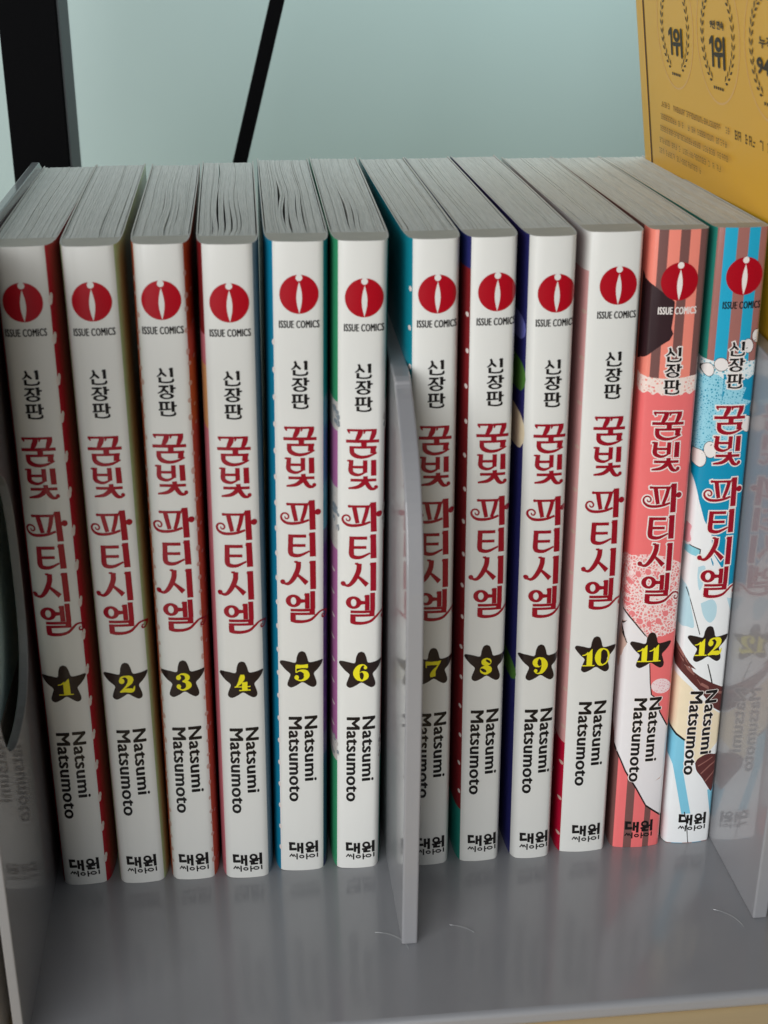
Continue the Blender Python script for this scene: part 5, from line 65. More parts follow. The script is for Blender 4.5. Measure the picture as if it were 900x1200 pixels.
ART12 = [["sea_blue",[[-10.35,149.33],[-5.81,150.37],[-1.63,149.07],[3.76,147.44],[9.08,149.64],[10.18,138.88],[9.47,119.23],[9.24,96.81],[8.22,84.94],[4.98,86.42],[-0.25,93.28],[-10.58,123.07],[-11.31,132.31]]],["lace_blue",[[-9.53,153.41],[-6.92,153.19],[-4.26,152.53],[-1.0,151.7],[3.28,152.46],[6.17,152.52],[9.04,152.88],[9.46,148.75],[7.81,147.76],[6.28,148.55],[4.93,147.4],[3.41,148.04],[2.03,147.19],[0.2,148.13],[-1.47,147.3],[-3.35,148.83],[-4.83,149.17],[-7.08,148.35],[-9.14,148.71]]],["doily_blue",[[-10.04,149.03],[-7.96,148.38],[-4.57,149.45],[-1.21,147.58],[4.57,145.04],[3.69,142.08],[6.72,141.09],[3.68,139.08],[5.45,136.0],[2.78,133.05],[0.53,128.54],[-4.28,129.32],[-6.2,127.54],[-8.28,127.62],[-10.92,127.4]]],["white_cloth",[[-10.83,126.17],[-9.24,124.88],[-7.8,121.72],[-5.57,112.86],[-3.72,107.05],[-1.38,102.78],[-0.6,97.22],[2.26,92.67],[4.86,87.09],[8.76,85.75],[9.43,75.42],[9.17,58.11],[8.08,57.88],[9.77,29.15],[9.39,-4.49],[-6.91,-3.41],[-11.3,30.38],[-12.28,56.87],[-11.84,76.42],[-11.87,93.12]]],["pale_blue",[[-2.63,81.4],[-2.35,81.56],[-2.09,81.71],[-1.8,81.87],[-1.44,82.02],[-0.96,82.23],[-0.4,82.48],[0.18,82.64],[0.68,82.59],[1.12,82.29],[1.52,81.8],[1.86,81.18],[2.1,80.51],[2.23,79.72],[2.26,78.8],[2.21,77.89],[2.09,77.13],[1.87,76.51],[1.55,75.97],[1.19,75.56],[0.85,75.31],[0.52,75.25],[0.2,75.36],[-0.13,75.58],[-0.45,75.89],[-0.78,76.27],[-1.11,76.76],[-1.43,77.33],[-1.72,77.98],[-1.97,78.74],[-2.2,79.61],[-2.41,80.52]]],["pale_blue",[[5.01,82.73],[5.69,82.52],[6.4,82.36],[7.06,82.1],[7.6,81.61],[8.02,80.69],[8.36,79.48],[8.58,78.31],[8.61,77.5],[8.39,77.16],[7.96,77.11],[7.47,77.27],[7.04,77.57],[6.71,78.09],[6.4,78.81],[6.11,79.61],[5.85,80.34],[5.62,80.96],[5.41,81.56],[5.21,82.14]]],["pale_blue",[[-8.46,88.68],[-7.93,88.14],[-7.38,87.65],[-6.87,87.07],[-6.43,86.26],[-6.1,85.15],[-5.86,83.83],[-5.64,82.38],[-5.37,80.85],[-4.94,79.08],[-4.42,77.09],[-4.01,75.27],[-3.88,74.0],[-4.19,73.54],[-4.79,73.62],[-5.49,73.92],[-6.07,74.11],[-6.48,74.0],[-6.83,73.8],[-7.16,73.78],[-7.48,74.18],[-7.83,75.08],[-8.18,76.36],[-8.49,77.91],[-8.68,79.66],[-8.73,81.67],[-8.66,83.96],[-8.55,86.35]]],["pale_blue",[[-4.2,92.79],[-3.71,92.94],[-3.19,93.15],[-2.73,93.25],[-2.38,93.04],[-2.16,92.41],[-2.03,91.48],[-2.0,90.41],[-2.07,89.39],[-2.27,88.24],[-2.6,86.94],[-2.96,85.88],[-3.28,85.45],[-3.54,85.92],[-3.8,87.02],[-4.01,88.34],[-4.17,89.48],[-4.23,90.36],[-4.23,91.18],[-4.21,91.98]]],["ink",[[-6.67,86.27],[-4.9,80.83],[-2.26,72.56],[-1.96,71.52],[-2.17,71.46],[-2.51,72.5],[-5.12,80.77],[-6.88,86.21]]],["cream",[[-11.19,60.92],[-7.79,58.7],[-3.26,54.33],[1.92,48.31],[7.49,43.78],[7.69,36.3],[3.82,31.67],[0.26,28.62],[-3.7,36.41],[-8.3,40.94],[-11.21,42.16]]],["chocolate",[[-11.35,74.02],[-9.4,72.9],[-8.51,69.43],[-7.04,66.6],[-4.18,62.29],[-2.11,60.09],[-5.71,61.67],[-0.75,57.72],[3.18,55.29],[8.09,52.69],[8.61,44.52],[6.91,44.98],[3.9,47.15],[-0.09,52.6],[-3.41,56.15],[-8.49,61.81],[-12.07,66.57]]],["choc_light",[[-9.21,71.18],[-7.3,65.92],[-4.44,61.61],[-4.04,60.54],[-7.4,65.23],[-4.65,60.08],[-0.12,55.72],[4.33,52.89],[7.74,51.4],[7.81,50.62],[3.93,52.13],[-0.52,54.96]]],["ink",[[1.22,61.83],[2.37,58.18],[3.86,52.91],[3.49,52.83],[2.01,58.09],[0.95,61.74]]],["pale_blue_deep",[[-9.28,41.53],[-7.73,39.58],[-3.7,36.41],[-3.18,25.0],[0.04,10.65],[-2.71,10.54],[-6.46,27.92],[-8.13,32.36]]],["pale_blue_deep",[[4.76,18.45],[7.38,19.4],[7.76,8.47],[6.73,7.97]]],["ink",[[-8.34,41.47],[-6.01,38.68],[-3.48,36.66],[-3.67,36.03],[-6.29,38.05],[-8.53,40.85]]],["chocolate",[[0.04,28.36],[0.21,28.76],[0.35,29.16],[0.54,29.56],[0.86,29.94],[1.37,30.33],[2.02,30.72],[2.71,31.05],[3.37,31.26],[3.99,31.3],[4.6,31.21],[5.2,31.06],[5.79,30.9],[6.4,30.79],[7.03,30.68],[7.6,30.48],[8.01,30.07],[8.27,29.4],[8.39,28.54],[8.41,27.55],[8.33,26.5],[8.12,25.35],[7.79,24.07],[7.41,22.79],[7.09,21.63],[6.84,20.56],[6.61,19.52],[6.4,18.65],[6.19,18.09],[6.01,17.87],[5.86,17.91],[5.65,18.2],[5.32,18.7],[4.78,19.53],[4.1,20.65],[3.39,21.85],[2.75,22.89],[2.17,23.7],[1.62,24.42],[1.13,25.08],[0.73,25.75],[0.47,26.42],[0.3,27.07],[0.18,27.71]]],["choc_light",[[0.92,27.49],[3.57,28.97],[5.39,30.06],[5.51,29.78],[3.69,28.63],[1.14,27.15]]],["choc_light",[[2.02,24.69],[4.67,27.27],[7.39,29.02],[7.52,28.68],[4.9,26.87],[2.24,24.34]]],["choc_light",[[3.7,21.84],[5.88,24.46],[7.8,27.08],[7.93,26.75],[6.05,24.06],[3.92,21.49]]],["ink",[[-1.71,11.32],[-0.64,7.03],[0.23,-0.72],[-0.07,-0.7],[-0.97,6.93],[-1.99,11.23]]],["pink",[[-7.44,105.6],[-7.24,105.47],[-7.02,105.36],[-6.84,105.21],[-6.72,104.93],[-6.71,104.47],[-6.78,103.88],[-6.87,103.26],[-6.9,102.68],[-6.84,102.15],[-6.73,101.64],[-6.63,101.16],[-6.62,100.73],[-6.72,100.33],[-6.9,99.98],[-7.11,99.68],[-7.34,99.46],[-7.6,99.28],[-7.92,99.15],[-8.2,99.14],[-8.39,99.34],[-8.46,99.84],[-8.43,100.57],[-8.37,101.37],[-8.31,102.09],[-8.26,102.71],[-8.2,103.31],[-8.13,103.86],[-8.03,104.34],[-7.91,104.72],[-7.76,105.03],[-7.6,105.31]]],["gem",[[-6.87,99.28],[-3.97,98.08],[-4.14,95.74],[-7.59,96.86],[-7.56,98.49]]],["ink",[[-6.88,99.44],[-3.89,98.21],[-3.98,95.73],[-4.23,95.74],[-4.2,97.96],[-6.79,99.11]]],["ink",[[8.08,159.17],[8.06,158.57],[7.88,158.03],[7.56,157.61],[7.13,157.35],[6.63,157.26],[6.11,157.37],[5.62,157.66],[5.21,158.1],[4.92,158.65],[4.78,159.25],[4.81,159.85],[4.99,160.39],[5.31,160.8],[5.74,161.07],[6.24,161.15],[6.76,161.04],[7.24,160.75],[7.65,160.32],[7.94,159.77]]],["bead",[[7.94,159.17],[7.92,158.62],[7.76,158.12],[7.46,157.73],[7.07,157.49],[6.61,157.41],[6.14,157.51],[5.69,157.78],[5.32,158.19],[5.06,158.69],[4.93,159.25],[4.95,159.8],[5.11,160.3],[5.4,160.69],[5.8,160.93],[6.25,161.0],[6.73,160.9],[7.17,160.64],[7.54,160.23],[7.81,159.73]]],["ink",[[5.56,156.62],[5.55,156.0],[5.39,155.43],[5.09,154.99],[4.69,154.71],[4.23,154.62],[3.74,154.74],[3.28,155.04],[2.9,155.5],[2.63,156.08],[2.49,156.71],[2.51,157.34],[2.67,157.9],[2.97,158.34],[3.37,158.62],[3.83,158.7],[4.31,158.59],[4.77,158.29],[5.15,157.83],[5.43,157.26]]],["bead",[[5.42,156.63],[5.41,156.05],[5.26,155.52],[5.0,155.11],[4.63,154.85],[4.21,154.77],[3.77,154.88],[3.36,155.16],[3.01,155.58],[2.76,156.12],[2.64,156.71],[2.65,157.29],[2.8,157.81],[3.06,158.22],[3.42,158.48],[3.84,158.56],[4.28,158.45],[4.69,158.17],[5.04,157.75],[5.29,157.22]]],["ink",[[-0.94,151.7],[-0.98,151.11],[-1.21,150.59],[-1.61,150.17],[-2.12,149.92],[-2.72,149.84],[-3.33,149.95],[-3.9,150.24],[-4.36,150.68],[-4.69,151.22],[-4.83,151.81],[-4.79,152.4],[-4.56,152.92],[-4.17,153.33],[-3.65,153.59],[-3.06,153.66],[-2.45,153.55],[-1.89,153.27],[-1.42,152.83],[-1.09,152.29]]],["bead",[[-1.09,151.7],[-1.13,151.16],[-1.34,150.68],[-1.7,150.3],[-2.18,150.06],[-2.73,149.99],[-3.3,150.09],[-3.82,150.36],[-4.25,150.76],[-4.55,151.26],[-4.69,151.81],[-4.65,152.35],[-4.44,152.83],[-4.07,153.21],[-3.59,153.44],[-3.05,153.51],[-2.48,153.41],[-1.96,153.15],[-1.53,152.75],[-1.23,152.25]]],["ink",[[-4.55,150.25],[-4.57,149.66],[-4.73,149.13],[-5.01,148.71],[-5.4,148.45],[-5.84,148.37],[-6.3,148.48],[-6.72,148.76],[-7.08,149.2],[-7.33,149.74],[-7.45,150.33],[-7.43,150.92],[-7.27,151.45],[-6.99,151.86],[-6.61,152.12],[-6.17,152.2],[-5.71,152.09],[-5.28,151.81],[-4.93,151.38],[-4.67,150.84]]],["bead",[[-4.7,150.25],[-4.71,149.71],[-4.86,149.22],[-5.11,148.84],[-5.45,148.59],[-5.85,148.52],[-6.26,148.62],[-6.65,148.88],[-6.97,149.28],[-7.2,149.78],[-7.31,150.33],[-7.29,150.87],[-7.15,151.36],[-6.89,151.74],[-6.55,151.98],[-6.16,152.05],[-5.75,151.96],[-5.36,151.7],[-5.04,151.3],[-4.81,150.8]]],["ink",[[7.64,134.72],[7.63,133.97],[7.44,133.3],[7.1,132.77],[6.64,132.44],[6.1,132.33],[5.54,132.47],[5.01,132.84],[4.56,133.39],[4.24,134.08],[4.09,134.84],[4.1,135.59],[4.29,136.26],[4.63,136.78],[5.09,137.11],[5.63,137.21],[6.19,137.07],[6.72,136.71],[7.16,136.16],[7.48,135.48]]],["bead",[[7.49,134.72],[7.48,134.02],[7.32,133.39],[7.0,132.89],[6.58,132.58],[6.09,132.49],[5.57,132.62],[5.08,132.96],[4.67,133.48],[4.38,134.12],[4.23,134.83],[4.25,135.53],[4.42,136.16],[4.73,136.65],[5.15,136.96],[5.64,137.06],[6.16,136.93],[6.64,136.59],[7.05,136.08],[7.34,135.43]]],["ink",[[8.91,138.61],[8.93,137.84],[8.82,137.14],[8.61,136.59],[8.31,136.25],[7.95,136.14],[7.56,136.27],[7.18,136.64],[6.86,137.21],[6.62,137.91],[6.48,138.69],[6.47,139.46],[6.57,140.16],[6.78,140.7],[7.09,141.05],[7.45,141.16],[7.83,141.02],[8.21,140.66],[8.53,140.1],[8.77,139.39]]],["bead",[[8.76,138.62],[8.78,137.89],[8.7,137.24],[8.51,136.72],[8.25,136.39],[7.93,136.29],[7.59,136.41],[7.26,136.76],[6.97,137.29],[6.76,137.96],[6.63,138.69],[6.61,139.41],[6.7,140.06],[6.88,140.58],[7.15,140.9],[7.46,141.01],[7.8,140.88],[8.13,140.54],[8.42,140.01],[8.63,139.35]]],["ink",[[-2.07,127.71],[-2.09,126.95],[-2.28,126.27],[-2.63,125.73],[-3.1,125.4],[-3.64,125.3],[-4.2,125.44],[-4.73,125.81],[-5.17,126.37],[-5.48,127.07],[-5.63,127.83],[-5.61,128.59],[-5.42,129.27],[-5.07,129.8],[-4.6,130.13],[-4.06,130.23],[-3.5,130.09],[-2.98,129.73],[-2.54,129.17],[-2.22,128.47]]],["bead",[[-2.22,127.71],[-2.23,127.0],[-2.41,126.36],[-2.73,125.86],[-3.15,125.55],[-3.65,125.45],[-4.17,125.58],[-4.65,125.93],[-5.06,126.45],[-5.34,127.11],[-5.49,127.83],[-5.47,128.54],[-5.29,129.17],[-4.97,129.67],[-4.55,129.98],[-4.05,130.08],[-3.54,129.95],[-3.05,129.61],[-2.65,129.08],[-2.36,128.43]]],["ink",[[-4.58,125.18],[-4.6,124.36],[-4.8,123.64],[-5.17,123.07],[-5.66,122.71],[-6.23,122.6],[-6.82,122.75],[-7.38,123.15],[-7.84,123.74],[-8.17,124.49],[-8.33,125.31],[-8.3,126.12],[-8.1,126.84],[-7.73,127.4],[-7.24,127.76],[-6.67,127.87],[-6.08,127.72],[-5.53,127.33],[-5.07,126.73],[-4.74,125.99]]],["bead",[[-4.73,125.18],[-4.75,124.42],[-4.93,123.73],[-5.27,123.2],[-5.72,122.86],[-6.25,122.76],[-6.79,122.9],[-7.3,123.27],[-7.73,123.83],[-8.03,124.53],[-8.18,125.3],[-8.16,126.06],[-7.97,126.74],[-7.63,127.28],[-7.18,127.61],[-6.66,127.71],[-6.12,127.57],[-5.61,127.21],[-5.18,126.65],[-4.88,125.95]]],["ink",[[9.77,161.86],[9.77,161.28],[9.68,160.76],[9.48,160.35],[9.21,160.09],[8.89,160.01],[8.55,160.11],[8.22,160.39],[7.95,160.81],[7.74,161.34],[7.63,161.92],[7.62,162.5],[7.72,163.01],[7.92,163.42],[8.19,163.68],[8.51,163.76],[8.84,163.66],[9.17,163.39],[9.45,162.97],[9.65,162.44]]],["bead",[[9.62,161.87],[9.63,161.33],[9.55,160.85],[9.39,160.47],[9.15,160.23],[8.88,160.16],[8.58,160.25],[8.3,160.5],[8.05,160.89],[7.87,161.38],[7.77,161.91],[7.76,162.45],[7.85,162.93],[8.01,163.3],[8.24,163.54],[8.52,163.62],[8.81,163.53],[9.1,163.27],[9.34,162.89],[9.52,162.4]]]]
# ------------------------------------------------------------------ helpers
def S(c):                                  # sRGB 0-255 to linear
    return tuple(((v / 255) / 12.92 if v / 255 <= 0.04045 else ((v / 255 + 0.055) / 1.055) ** 2.4) for v in c)

def mat(name, color, rough=0.5, coat=0.0, coat_rough=0.1, noise=0.0, noise_scale=300, bump=0.0, bump_scale=1500, spec=0.5, stretch=(1, 1, 1), transmission=0.0):
    m = bpy.data.materials.new(name)
    m.use_nodes = True
    nt = m.node_tree
    b = nt.nodes['Principled BSDF']
    b.inputs['Base Color'].default_value = (*color, 1)
    b.inputs['Roughness'].default_value = rough
    b.inputs['Coat Weight'].default_value = coat
    b.inputs['Coat Roughness'].default_value = coat_rough
    b.inputs['Specular IOR Level'].default_value = spec
    b.inputs['Transmission Weight'].default_value = transmission
    if noise or bump:
        tc = nt.nodes.new('ShaderNodeTexCoord')
        mp = nt.nodes.new('ShaderNodeMapping')
        mp.inputs['Scale'].default_value = stretch
        nt.links.new(tc.outputs['Object'], mp.inputs['Vector'])
    if noise:
        n = nt.nodes.new('ShaderNodeTexNoise')
        n.inputs['Scale'].default_value = noise_scale
        n.inputs['Detail'].default_value = 5
        nt.links.new(mp.outputs[0], n.inputs['Vector'])
        mx = nt.nodes.new('ShaderNodeMix'); mx.data_type = 'RGBA'
        mx.inputs[6].default_value = (*[c * (1 - noise) for c in color], 1)
        mx.inputs[7].default_value = (*[min(1, c * (1 + noise)) for c in color], 1)
        nt.links.new(n.outputs['Fac'], mx.inputs[0])
        nt.links.new(mx.outputs[2], b.inputs['Base Color'])
    if bump:
        n2 = nt.nodes.new('ShaderNodeTexNoise')
        n2.inputs['Scale'].default_value = bump_scale
        n2.inputs['Detail'].default_value = 3
        nt.links.new(mp.outputs[0], n2.inputs['Vector'])
        bp = nt.nodes.new('ShaderNodeBump')
        bp.inputs['Strength'].default_value = bump
        bp.inputs['Distance'].default_value = 0.0002
        nt.links.new(n2.outputs['Fac'], bp.inputs['Height'])
        nt.links.new(bp.outputs[0], b.inputs['Normal'])
    return m

def gloss(name, rgb, noise=0.0, scale=300):
    return mat(name, S(rgb), rough=0.42, coat=0.55, coat_rough=0.13, spec=0.12, noise=noise, noise_scale=scale, bump=0.05, bump_scale=160)

def pattern_mat(name, ca, cb, kind, scale, thr=0.5):       # printed lace: a net of thread colour over the ground colour
    m = gloss(name, (200, 200, 200))
    nt = m.node_tree
    b = nt.nodes['Principled BSDF']
    tc = nt.nodes.new('ShaderNodeTexCoord')
    v = nt.nodes.new('ShaderNodeTexVoronoi')
    v.feature = 'DISTANCE_TO_EDGE' if kind == 'net' else 'F1'
    v.inputs['Scale'].default_value = scale
    nt.links.new(tc.outputs['Object'], v.inputs['Vector'])
    rp = nt.nodes.new('ShaderNodeValToRGB')
    rp.color_ramp.elements[0].position = thr * 0.6
    rp.color_ramp.elements[1].position = thr
    rp.color_ramp.elements[0].color = (*S(ca), 1)
    rp.color_ramp.elements[1].color = (*S(cb), 1)
    nt.links.new(v.outputs['Distance'], rp.inputs['Fac'])
    nt.links.new(rp.outputs['Color'], b.inputs['Base Color'])
    return m

M = dict(
    white=mat('spine_white', S((226, 226, 221)), rough=0.4, coat=0.8, coat_rough=0.12, spec=0.15, noise=0.035, noise_scale=55, bump=0.35, bump_scale=55, stretch=(1.6, 1, .5)),
    ink=gloss('ink_black', (24, 20, 20)),
    logo_red=gloss('logo_red', (172, 0, 24)),
    title_red=gloss('title_red', (152, 2, 32)),
    star=gloss('star_brown', (36, 24, 23)),
    yellow=gloss('number_yellow', (238, 226, 36)),
    outline=gloss('outline_white', (240, 232, 226)),
    red=gloss('cover_red', (172, 12, 38), 0.08), olive=gloss('cover_olive', (168, 194, 140), 0.08), rust=gloss('cover_rust', (190, 86, 48), 0.15),
    rosy=gloss('cover_rose', (206, 120, 132), 0.1), peach=gloss('cover_peach', (214, 158, 104), 0.1), silver=gloss('cover_silver', (132, 140, 146), 0.2, 900),
    teal=gloss('cover_teal', (18, 132, 150), 0.05), blue=gloss('cover_blue', (14, 124, 158), 0.05), navy=gloss('cover_navy', (42, 44, 104), 0.05),
    green=gloss('cover_green', (56, 150, 104), 0.05), mauve=gloss('cover_mauve', (172, 104, 154), 0.05), frill=gloss('cover_frill', (196, 190, 184), 0.25, 1400),
    maroon=gloss('cover_maroon', (128, 32, 36), 0.05), violet=gloss('cover_violet', (112, 116, 190), 0.2), leaf=gloss('cover_leaf', (84, 132, 60), 0.2),
    cream=gloss('cover_cream', (238, 222, 190), 0.05), dusty=gloss('cover_dusty_pink', (212, 158, 156), 0.05), crimson=gloss('cover_crimson', (176, 18, 50), 0.05),
    mint=gloss('cover_mint', (40, 130, 116), 0.05), dot=gloss('dot_white', (226, 214, 208)), pinkdot=gloss('dot_pink', (206, 172, 160)),
    salmon=gloss('art_salmon', (240, 116, 116), 0.03), brown=gloss('art_brown', (122, 84, 80), 0.04), peachstripe=gloss('art_peach_stripe', (244, 142, 124), 0.03),
    hair=gloss('art_dark_brown', (52, 32, 36), 0.1), sleeve=gloss('art_sleeve_white', (234, 230, 230), 0.02), sleeve_shade=gloss('art_sleeve_beige', (206, 176, 162), 0.05),
    skyblue=gloss('art_sky_blue', (36, 168, 204), 0.04), sea_blue=gloss('art_sea_blue', (0, 144, 182), 0.04), redbrown=gloss('art_stripe_brown', (164, 108, 100), 0.04),
    white_cloth=gloss('art_white_cloth', (236, 238, 238), 0.02), pale_blue=gloss('art_pale_blue', (184, 216, 226), 0.03), pale_blue_deep=gloss('art_light_blue', (128, 198, 222), 0.04),
    chocolate=gloss('art_chocolate', (92, 46, 44), 0.15), choc_light=gloss('art_chocolate_light', (150, 100, 92), 0.1), bead=gloss('art_bead', (236, 230, 226), 0.03),
    pink=gloss('art_pink', (232, 168, 176)), gem=gloss('art_gem', (140, 206, 220), 0.08), salmon_petal=gloss('art_salmon_petal', (234, 130, 132)),
    lace=pattern_mat('art_lace', (244, 226, 216), (236, 150, 138), 'net', 1100, 0.34), lace_ball=pattern_mat('art_lace_ball', (246, 222, 222), (232, 160, 172), 'net', 1500, 0.3),
    doily=pattern_mat('art_doily', (246, 220, 216), (234, 132, 132), 'net', 1000, 0.16), lace_blue=pattern_mat('art_lace_blue', (226, 234, 234), (90, 176, 196), 'net', 1100, 0.3),
    doily_blue=pattern_mat('art_doily_blue', (150, 210, 226), (30, 146, 178), 'net', 1400, 0.3),
    paper=mat('page_paper', (0.70, 0.69, 0.65), rough=0.95, spec=0.1, noise=0.22, noise_scale=240, stretch=(13, 0.45, 0.45), bump=0.7, bump_scale=500),
    glue=mat('page_glue', (0.52, 0.49, 0.43), rough=0.85, spec=0.15, noise=0.12, noise_scale=160, bump=0.3, bump_scale=600),
    card=mat('cover_card', (0.58, 0.56, 0.52), rough=0.8, spec=0.2, noise=0.1, noise_scale=400),
)
STACK = [0]

def new_obj(name, bm, mats, parent=None):
    me = bpy.data.meshes.new(name)
    bm.normal_update()
    bm.to_mesh(me); bm.free()
    for m in mats: me.materials.append(m)
    o = bpy.data.objects.new(name, me)
    COL.objects.link(o)
    if parent is not None: o.parent = parent
    return o

def tag(o, label, cat, group=None, kind=None):
    if label: o['label'] = label
    if cat: o['category'] = cat
    if group: o['group'] = group
    if kind: o['kind'] = kind
    return o

def empty(name, m=None):
    o = bpy.data.objects.new(name, None)
    o.empty_display_size = 0.02
    COL.objects.link(o)
    if m is not None: o.matrix_world = m
    return o

def smooth(o, angle=40):
    for p in o.data.polygons: p.use_smooth = True
    try: o.data.set_sharp_from_angle(angle=R(angle))
    except Exception: pass
    return o

def box(bm, x0, x1, y0, y1, z0, z1, mi=0):
    vs = [bm.verts.new((x * MM, y * MM, z * MM)) for x in (x0, x1) for y in (y0, y1) for z in (z0, z1)]
    fs = [(0, 1, 3, 2), (4, 6, 7, 5), (0, 4, 5, 1), (2, 3, 7, 6), (0, 2, 6, 4), (1, 5, 7, 3)]
    for f in fs:
        fc = bm.faces.new([vs[i] for i in f]); fc.material_index = mi

def bevel(o, w, seg=2):
    md = o.modifiers.new('bevel', 'BEVEL')
    md.width = w * MM; md.segments = seg; md.limit_method = 'ANGLE'; md.angle_limit = R(35)
    return o

def prism(bm, prof, x0, x1, shear=0.0):                        # profile in (y, z) mm, extruded along x; shear = dx per mm of z
    a = [bm.verts.new(((x0 + shear * z) * MM, y * MM, z * MM)) for y, z in prof]
    b = [bm.verts.new(((x1 + shear * z) * MM, y * MM, z * MM)) for y, z in prof]
    n = len(prof)
    fa = bm.faces.new(a); fb = bm.faces.new(list(reversed(b)))
    for i in range(n):
        bm.faces.new((a[i], b[i], b[(i + 1) % n], a[(i + 1) % n]))
    bmesh.ops.recalc_face_normals(bm, faces=bm.faces[:])

def text_mesh(body, offset=0.0, spacing=1.0):
    c = bpy.data.curves.new('lettering', 'FONT')
    c.body = body; c.size = 1; c.offset = offset; c.space_character = spacing; c.resolution_u = 3
    o = bpy.data.objects.new('lettering', c)
    COL.objects.link(o)
    dg = bpy.context.evaluated_depsgraph_get()
    dg.update()
    me = bpy.data.meshes.new_from_object(o.evaluated_get(dg))
    vs = [(v.co.x, v.co.y) for v in me.vertices]
    fs = [tuple(p.vertices) for p in me.polygons]
    bpy.data.objects.remove(o); bpy.data.curves.remove(c); bpy.data.meshes.remove(me)
    x0 = min(v[0] for v in vs); x1 = max(v[0] for v in vs); y0 = min(v[1] for v in vs); y1 = max(v[1] for v in vs)
    return [((x - x0) / (x1 - x0), (y - y0) / (y1 - y0)) for x, y in vs], fs

class Spine:                                                   # maps print coordinates (x, z mm) on to the cover's outside
    def __init__(s, i):
        s.w = PLACE[i][2]
        s.a, s.rx, s.ry = s.w / 2 - INSET[i], INSET[i] + FLARE[i], DEEP[i]
        s.body = s.a + s.rx
        s.r1 = min(4.6, s.ry)
        s.fan = (FANL[i], FANR[i])
    def cuts(s):
        return [sg * (s.a + s.rx * math.sin(R(k * 11.25))) for sg in (-1, 1) for k in range(9)] + [s.a * k / 3 for k in (-2, -1, 0, 1, 2)]
    def at(s, x, off=0.0):
        X, Y = s.at0(x, off)
        return X, Y + 1.2 * (min(abs(x), s.body) / s.body) ** 2          # the whole spine is a little convex
    def at0(s, x, off=0.0):
        ax = abs(x); sg = 1 if x >= 0 else -1
        if ax <= s.a: return x, -off
        if ax <= s.body + 1e-9:
            th = math.asin(min(1, (ax - s.a) / s.rx))
            nx, ny = s.r1 * math.sin(th) + (s.ry - s.r1) * 4 * (th / 1.5708) ** 3 / 1.5708, -s.rx * math.cos(th)
            l = math.hypot(nx, ny) or 1
            return sg * (s.a + s.rx * math.sin(th) + off * nx / l), s.deep(th) + off * ny / l
        d = ax - s.body
        return sg * (s.body + off + s.fan[0 if sg < 0 else 1] * (min(1, d / 70)) ** .8), s.ry + d
    def deep(s, th):                                          # a tight round first, then a long easy swell
        return s.r1 * (1 - math.cos(th)) + (s.ry - s.r1) * (th / 1.5708) ** 4
    def half(s, y, side=1):
        if y > s.ry: return s.body + s.fan[side] * (min(1, (y - s.ry) / 70)) ** .8
        lo, hi = 0.0, 1.5708
        for _ in range(30):
            m = (lo + hi) / 2
            if s.deep(m) < y: lo = m
            else: hi = m
        return s.a + s.rx * math.sin(lo)

def wrap_print(name, polys, sp, mats, parent, off=0.05, step=0.0015):
    """polys: (verts2d, faces, material index) laid on the cover, each a hair above the one before."""
    out = bmesh.new()
    lay = off
    for vs, fs, mi in polys:
        bm = bmesh.new()
        bv = [bm.verts.new((x, 0, z)) for x, z in vs]
        for f in fs:
            try: bm.faces.new([bv[i] for i in f])
            except ValueError: pass
        bmesh.ops.remove_doubles(bm, verts=bm.verts[:], dist=1e-4)
        xs = [v.co.x for v in bm.verts]
        if not xs: bm.free(); continue
        if any(len(f.verts) > 4 for f in bm.faces):
            bmesh.ops.triangulate(bm, faces=bm.faces[:])
        for c in sp.cuts():
            if min(xs) < c < max(xs):
                bmesh.ops.bisect_plane(bm, geom=bm.verts[:] + bm.edges[:] + bm.faces[:], plane_co=(c, 0, 0), plane_no=(1, 0, 0), dist=1e-5)
        mp = {}
        for v in bm.verts:
            X, Y = sp.at(v.co.x, lay)
            z = min(max(v.co.z, 0.15), 187.85)
            mp[v] = out.verts.new((X * MM, Y * MM, z * MM))
        for f in bm.faces:
            vv = [mp[v] for v in f.verts]
            try: nf = out.faces.new(vv)
            except ValueError: continue
            nf.material_index = mi
            nf.normal_update()
            c = nf.calc_center_median()
            ox = 0 if abs(c.x / MM) < sp.a else math.copysign(1, c.x)
            if nf.normal.dot(Vector((ox, -1, 0))) < 0: nf.normal_flip()
        bm.free()
        lay += step
    return smooth(new_obj(name, out, mats, parent), 60)

def strips(data, ax, az, mi=0, k=1.0):
    res = []
    for st in data:
        vs = []; fs = []
        for i, (a, b, c, d) in enumerate(st):
            vs += [(ax + a * k, az + b * k), (ax + c * k, az + d * k)]
            if i: fs.append((2 * i - 2, 2 * i - 1, 2 * i + 1, 2 * i))
        res.append((vs, fs, mi))
    return res

def disc(x, z, rx, rz, mi=0, n=20):
    return ([(x + rx * math.cos(2 * math.pi * k / n), z + rz * math.sin(2 * math.pi * k / n)) for k in range(n)], [tuple(range(n))], mi)

def spline(P, n=5):
    if len(P) < 3: return [tuple(p) for p in P]
    P = [tuple(p) for p in P]
    Q = [tuple(2 * a - b for a, b in zip(P[0], P[1]))] + P + [tuple(2 * a - b for a, b in zip(P[-1], P[-2]))]
    o = []
    for i in range(1, len(Q) - 2):
        for k in range(n):
            t = k / n
            o.append(tuple(.5 * (2 * b + (c - a) * t + (2 * a - 5 * b + 4 * c - d) * t * t + (-a + 3 * b - 3 * c + d) * t ** 3) for a, b, c, d in zip(Q[i - 1], Q[i], Q[i + 1], Q[i + 2])))
    o.append(P[-1])
    return o

